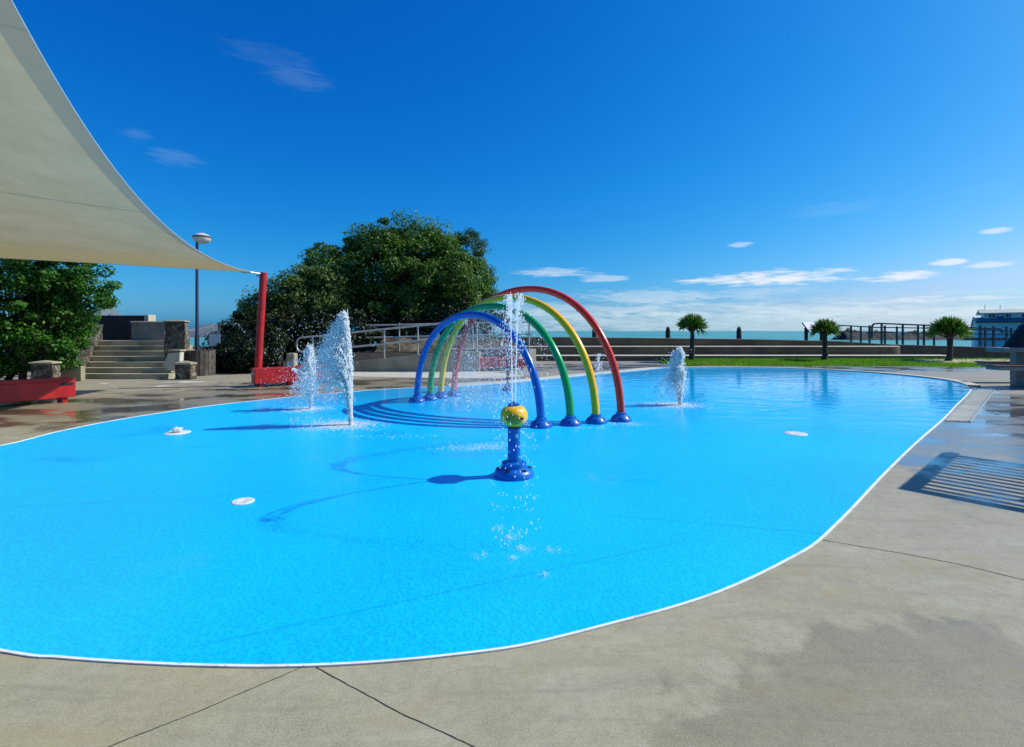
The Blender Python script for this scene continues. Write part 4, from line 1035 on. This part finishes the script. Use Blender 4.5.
# ------------------------------------------------------------------ sea-side things
for px,lab in ((594.5,'dark timber pile showing just right of the yellow arch'),(668,'pointed timber pile left of the slender rosette tree'),(739,'pointed timber pile alone on the wall right of the slender rosette tree')):
    Y=31.; x=(px-512)/F*Y; root=empty('timber_pile',(x,Y,-2.5),lab,'timber pile','timber piles beyond the sea wall')
    b=MB(); b.lathe([(.16,0),(.15,4.0),(.11,4.14)],(x,Y,-2.5),12); part(b,'pile',M['timberdark'],root,smooth=True)
    b=MB(); b.lathe([(.125,0),(.09,.09),(.02,.14)],(x,Y,1.64),12); part(b,'cap',M['timber'],root,smooth=True)
Y=29.2; a=P(804,321.5,Y); c=P(822,321.5,Y)
root=empty('information_board',(a.x+.5,Y,.2),'tilted white information board on a dark frame by the sea wall','information board')
b=MB(); zc=P(812,327,Y).z; cx=(P(806,0,Y).x+P(821,0,Y).x)/2
b.box((cx+.05,Y,zc),(1.0,.9,.035),M=Matrix.Rotation(math.radians(38),3,'X')@Matrix.Rotation(0,3,'Y')); part(b,'panel',M['white'],root,bevel=.01)
b=MB(); b.box((cx+.05,Y+.02,zc-.035),(1.04,.94,.025),M=Matrix.Rotation(math.radians(38),3,'X')); part(b,'frame',M['timberdark'],root)
for s in (-.40,.50):
    b=MB(); b.box((cx+s,Y+.05,(zc+.0)/2-.2),(.14,.14,zc+.3)); part(b,'post',M['timberdark'],root)
# jetty with rails
root=empty('jetty',(33,40,-2),'long timber jetty with post and rail sides','jetty')
b=MB(); b.box((37.5,41.6,-.25),(23,3.4,.16)); part(b,'deck',M['jetty'],root)
b=MB(); b.box((42.5,39.88,.86),(13.,.08,.22)); part(b,'edge_beam',M['jetty'],root)
for px,zt in ((848.6,1.92),(867,1.95),(879,2.04),(900,2.06),(921,2.03),(945,2.0),(977,1.92),(990,1.90),(1003,1.86),(1022,1.80)):
    x=(px-512)/F*40
    b=MB(); b.box((x,39.72,(zt-2.6)/2),(.115,.11,zt+2.6)); part(b,'post',M['jetty'],root)
for px,zt in ((884,1.98),(917,1.98),(933,1.95),(860,1.85),(896,1.9),(951,1.9),(984,1.85),(1010,1.8)):
    x=(px-512)/F*43.4
    b=MB(); b.box((x,43.3,(zt-2.6)/2),(.115,.11,zt+2.6)); part(b,'post',M['jetty'],root)
def railpx(pts,Y,w_=.09,h_=.09):
    b=MB(); q=[P(x,y,Y) for x,y in pts]
    for s,e in zip(q[:-1],q[1:]): b.bar(s,e,w_,h_)
    return b
part(railpx([(838,325.2),(873,327.2)],39.6),'rail',M['jetty'],root)
part(railpx([(872,338),(872,326),(874,323.9),(879,323.4),(935,325.6),(985,328.6),(1000,329),(1003,333)],39.6,.10,.11),'rail',M['jetty'],root)
part(railpx([(873,327.3),(940,328.3),(1024,331.5)],43.3),'rail',M['jetty'],root)
part(railpx([(838,331.5),(1024,335)],39.6,.06,.07),'mid_rail',M['timberdark'],root)
# breakwater
def ridge(name,x0,x1,y,w_,zt,mat,label,cat,seed=0,nx=140):
    V=[];Fc=[];ny=9
    for i in range(nx):
        x=x0+(x1-x0)*i/(nx-1); e=min(1,i/6,(nx-1-i)/6)
        for j in range(ny):
            t=j/(ny-1)*2-1; pr=(1-abs(t))**.8
            z=-2.4+(zt+2.4)*pr*e*(.72+.5*mnoise.noise(Vector((x*.10+seed,t*1.0,0)))*.6+.22*mnoise.noise(Vector((x*.45+seed,t*3,3))))
            V.append((x,y+t*w_,z))
    for i in range(nx-1):
        for j in range(ny-1): k=i*ny+j; Fc.append((k,k+ny,k+ny+1,k+1))
    return tag(raw(name,np.array(V),np.array(Fc),mat),label,cat)
ridge('breakwater',P(834,331,200).x,P(968,331,200).x,200,6,2.9,M['rock'],'dark rock breakwater across the water behind the jetty','breakwater',3)
ridge('headland',-190,-132,300,30,9,M['hill'],'small grey blue headland far behind the stairs','headland',8)['kind']='structure'
def hfn(x,y):
    u=(x+134)/9.5; v=(y-165)/14; e=max(0,1-u*u)*max(0,1-v*v)
    return -3+13.2*e**.7*(.86+.30*mnoise.noise(Vector((x*.16,y*.12,5))))+e*(1.6*mnoise.noise(Vector((x*.5,y*.5,1)))+.8*mnoise.noise(Vector((x*1.5,y*1.2,2))))
terrain('far_hill',-144,-124,150,180,hfn,M['hill'],'bare grey hill showing above the dark wall','hill',90,50)
wf=empty('far_wharf',(-190,300,-2),'long pale wharf on the water behind the lamp post','wharf')
b=MB(); b.box((-178,290,1.0),(60,6,.9)); part(b,'deck',M['lightrock'],wf)
b=MB()
for k in range(16): b.box((-206+k*3.7,288,-1.0),(.5,.5,3.2))
part(b,'piles',M['timberdark'],wf)

# waterside building: its front looks at the pool, turned clockwise so that its left gable end is seen edge-on
BA=-math.radians(40.5); BX,BY=(975-512)/F*70.,70.
root=empty('harbour_building',(BX,BY,-2.2),'pale blue two storey harbour building with an oval red and navy sign','building',None,BA)
def S_(px): k=(px-512)/F; return (k*BY-BX)/(math.cos(BA)-k*math.sin(BA))
def Z_(py,px=995):
    s_=S_(px); yw=BY+s_*math.sin(BA); return CAMH-(py-331)/F*yw+2.2
def bpart(mb,name,mat,par=None,**k):
    o=mb.build(name,mat,None,**k); o.parent=par or root; return o
LEN=24.; ze=Z_(321.8); zr=Z_(318.6); zg=Z_(328.5,970)
b=MB(); b.add([(0,0,-.3),(LEN,0,-.3),(LEN,10,-.3),(0,10,-.3),(0,0,ze),(LEN,0,ze),(LEN,10,ze-.6),(0,10,ze-.6)],[(3,2,1,0),(0,1,5,4),(1,2,6,5),(2,3,7,6),(3,0,4,7),(4,5,6,7)]); bpart(b,'lower_wall',M['bluewall'])
b=MB(); b.add([(-.02,-.02,-.3),(-.02,9.9,-.3),(-.02,9.9,zg),(-.02,1.4,zr+.12),(-.02,-.02,zr-.15),(.25,-.02,-.3),(.25,9.9,-.3),(.25,9.9,zg),(.25,1.4,zr+.12),(.25,-.02,zr-.15)],[(0,1,2,3,4),(9,8,7,6,5),(0,5,6,1),(1,6,7,2),(2,7,8,3),(3,8,9,4),(4,9,5,0)]); ge=bpart(b,'gable_wall',M['palewall'])
b=MB(); b.bar((-.1,10.2,zg-.05),(-.1,1.2,zr+.22),.18,.16); b.bar((-.1,1.3,zr+.2),(-.1,-.35,zr-.2),.18,.16); bpart(b,'gable_board',M['signnavy'],ge)
b=MB(); n=20; cz=Z_(325.6,972); vs=[(-.06,4.2+1.5*math.cos(2*PI*k/n),cz+.42*math.sin(2*PI*k/n)) for k in range(n)]; b.add(vs+[(.0,y,z) for _,y,z in vs],[tuple(range(n))]+[(k,(k+1)%n,n+(k+1)%n,n+k) for k in range(n)]); bpart(b,'round_window',M['signnavy'],ge)
b=MB(); b.add([(.1,-.45,ze-.06),(LEN,-.45,ze-.06),(LEN,1.6,zr+.05),(.1,1.6,zr+.05),(.1,-.45,ze+.08),(LEN,-.45,ze+.08),(LEN,1.6,zr+.2),(.1,1.6,zr+.2)],[(3,2,1,0),(0,1,5,4),(1,2,6,5),(2,3,7,6),(3,0,4,7),(4,5,6,7)]); bpart(b,'lower_roof',M['lowroof'])
b=MB(); b.box((LEN/2,-.47,ze-.02),(LEN,.06,.20)); bpart(b,'gutter',M['timberdark'])
us=S_(985); zu=Z_(313.0)
b=MB(); b.box(((us+LEN)/2,5.2,(zr+zu)/2),(LEN-us,8.2,zu-zr+.1)); bpart(b,'upper_wall',M['palewall'])
zt=Z_(309.2)+.1
b=MB(); b.add([(us-.55,.5,zu-.1),(LEN,.5,zu-.1),(LEN,3.2,zt-.12),(us-.55,3.2,zt-.12),(us-.55,.5,zu+.06),(LEN,.5,zu+.06),(LEN,3.2,zt),(us-.55,3.2,zt)],[(3,2,1,0),(0,1,5,4),(1,2,6,5),(2,3,7,6),(3,0,4,7),(4,5,6,7)])
b.add([(us-.55,3.2,zt-.12),(LEN,3.2,zt-.12),(LEN,9.8,zu-.1),(us-.55,9.8,zu-.1),(us-.55,3.2,zt),(LEN,3.2,zt),(LEN,9.8,zu+.06),(us-.55,9.8,zu+.06)],[(3,2,1,0),(0,1,5,4),(2,3,7,6),(3,0,4,7),(4,5,6,7),(1,2,6,5)]); bpart(b,'upper_roof',M['roofmetal'])
b=MB(); b.box((us-.5,1.75,zu+.02),(.08,2.4,.22)); bpart(b,'barge_board',M['timberdark'])
for p0,p1 in ((989.5,995.5),(1007,1011.5),(1023,1029),(1037,1044)):
    a=S_(p0); c=S_(p1); z0=Z_(317.4); z1=Z_(313.8)
    b=MB(); b.box(((a+c)/2,1.08,(z0+z1)/2),(c-a,.08,z1-z0)); o=bpart(b,'window',M['glass'])
    b=MB(); b.box(((a+c)/2,1.03,(z0+z1)/2),(.05,.06,z1-z0+.04)); bpart(b,'mullion',M['white'],o)
scx=S_(1001); scz=Z_(315.7); rx=.46; rz2=.44; n=24
b=MB(); vs=[(scx+rx*math.cos(2*PI*k/n),.95,scz+rz2*math.sin(2*PI*k/n)) for k in range(n)]; b.add(vs+[(x,1.07,z) for x,_,z in vs],[tuple(range(n))]+[(k,(k+1)%n,n+(k+1)%n,n+k) for k in range(n)]); sg=bpart(b,'oval_sign',M['white'])
up=[(scx+rx*.94*math.cos(PI*k/12),scz+.04+rz2*.86*math.sin(PI*k/12)) for k in range(13)]+[(scx-.22,scz+.10),(scx-.10,scz+.17),(scx,scz+.08),(scx+.11,scz+.17),(scx+.22,scz+.10)]
bpart(MB().extrude_xz(up,.92,.945),'red_sail',M['signred'],sg)
dn=[(scx+rx*.94*math.cos(-PI*k/12),scz-.05+rz2*.84*math.sin(-PI*k/12)) for k in range(13)]+[(scx-.2,scz+.02),(scx-.05,scz-.07),(scx+.14,scz+.03)]
bpart(MB().extrude_xz(dn,.92,.945),'navy_wave',M['signnavy'],sg)
b=MB(); x=scx+.62; random.seed(4)
while x<scx+2.6:
    w_=random.uniform(.05,.13); b.box((x+w_/2,1.07,scz-.34+random.uniform(-.01,.01)),(w_,.05,random.choice((.10,.13,.17)))); x+=w_+random.uniform(.03,.07)
bpart(b,'blue_lettering',M['signnavy'])
for p0,yt in ((986.5,303.5),(1002.3,304)): bpart(MB().tube([(S_(p0),3.2,zt-.2),(S_(p0),3.2,Z_(yt))],.03,8),'antenna',M['timberdark'])

# ------------------------------------------------------------------ concrete picnic table at the right edge
root=empty('picnic_table',(14.9,13.7,0),'thick grey concrete picnic table with brown bench slats at the right edge','picnic table')
b=MB(); b.box((15.1,13.42,1.0),(4.3,.52,.12)); part(b,'table_top',M['concrete_grey'],root,bevel=.02)
b=MB(); b.box((15.2,13.62,.47),(3.1,.2,.94)); part(b,'pedestal',M['concrete_grey'],root,bevel=.02)
for (cy,x0) in ((13.0,12.5),(14.6,13.75)):
    b=MB(); b.box(((x0+17.2)/2,cy,.535),(17.2-x0,.40,.09)); sb=part(b,'seat_slab',M['concrete_grey'],root,bevel=.015)
    for k in range(3): q=MB().box(((x0-.06+17.2)/2,cy-.14+.14*k,.60),(17.2-x0+.06,.125,.035)).build('slat',M['brown'],None); q.parent=sb
    b=MB(); b.box((15.6,cy+(.12 if cy<13.5 else -.12),.245),(1.7,.2,.49)); part(b,'seat_support',M['concrete_grey'],root,bevel=.01)
root=empty('cover',(14.6,13.85,1.06),'black sloping cover lying on the concrete picnic table','cover')
b=MB(); pr=[(13.28,1.062),(13.32,1.09),(13.52,1.36),(13.74,1.66),(14.2,1.98),(14.9,2.08),(15.5,1.92),(16.0,1.45),(16.2,1.062)]
vs=[];fs=[];m_=len(pr)
for j,(yy,sc2) in enumerate(((13.24,.93),(13.28,.98),(13.42,1.0),(13.58,.98),(13.64,.93))):
    vs += [(14.8+(x-14.8)*sc2,yy,1.062+(z-1.062)*sc2) for x,z in pr]
for j in range(4):
    for i in range(m_-1): k=j*m_+i; fs.append((k,k+1,k+m_+1,k+m_))
fs += [tuple(range(m_)),tuple(4*m_+i for i in range(m_-1,-1,-1))]
b.add(vs,fs); part(b,'shell',M['charcoal'],root,smooth=True)
b=MB(); b.box((14.8,13.44,1.068),(2.75,.42,.012)); part(b,'hem',M['charcoal'],root)

# ------------------------------------------------------------------ slatted pergola just right of the view; its shadow falls on the deck
H=2.3; sh=Vector((S.x/S.z*H,S.y/S.z*H,0))
c0=G(898.8,488.6)+sh; c1=G(942,453)+sh; e1=(c1-c0); L1=e1.length; e1.normalize(); e2=Vector((e1.y,-e1.x,0))
root=empty('slat_pergola',c0,'slatted timber pergola whose striped shadow lies on the deck','pergola')
W_=3.0
def pp_(a,b_,z): return c0+e1*a+e2*b_+Vector((0,0,z))
for i in range(14):
    t=.06+(L1-.12)*i/13; b=MB(); b.bar(pp_(t,.0,H),pp_(t,W_,H),.052 if 0<i<13 else .13,.03); part(b,'slat',M['timber'],root)
for s in (.02,1.05,W_-.02):
    b=MB(); b.bar(pp_(0,s,H-.09),pp_(L1,s,H-.09),.09 if s<.1 else .14,.12); part(b,'beam',M['timber'],root)
for a,s in ((.25,.75),(L1-.25,W_-.5),(.25,W_-.4)):
    b=MB(); b.bar(pp_(a,s,0),pp_(a,s,H-.15),.12,.12); part(b,'post',M['timber'],root)
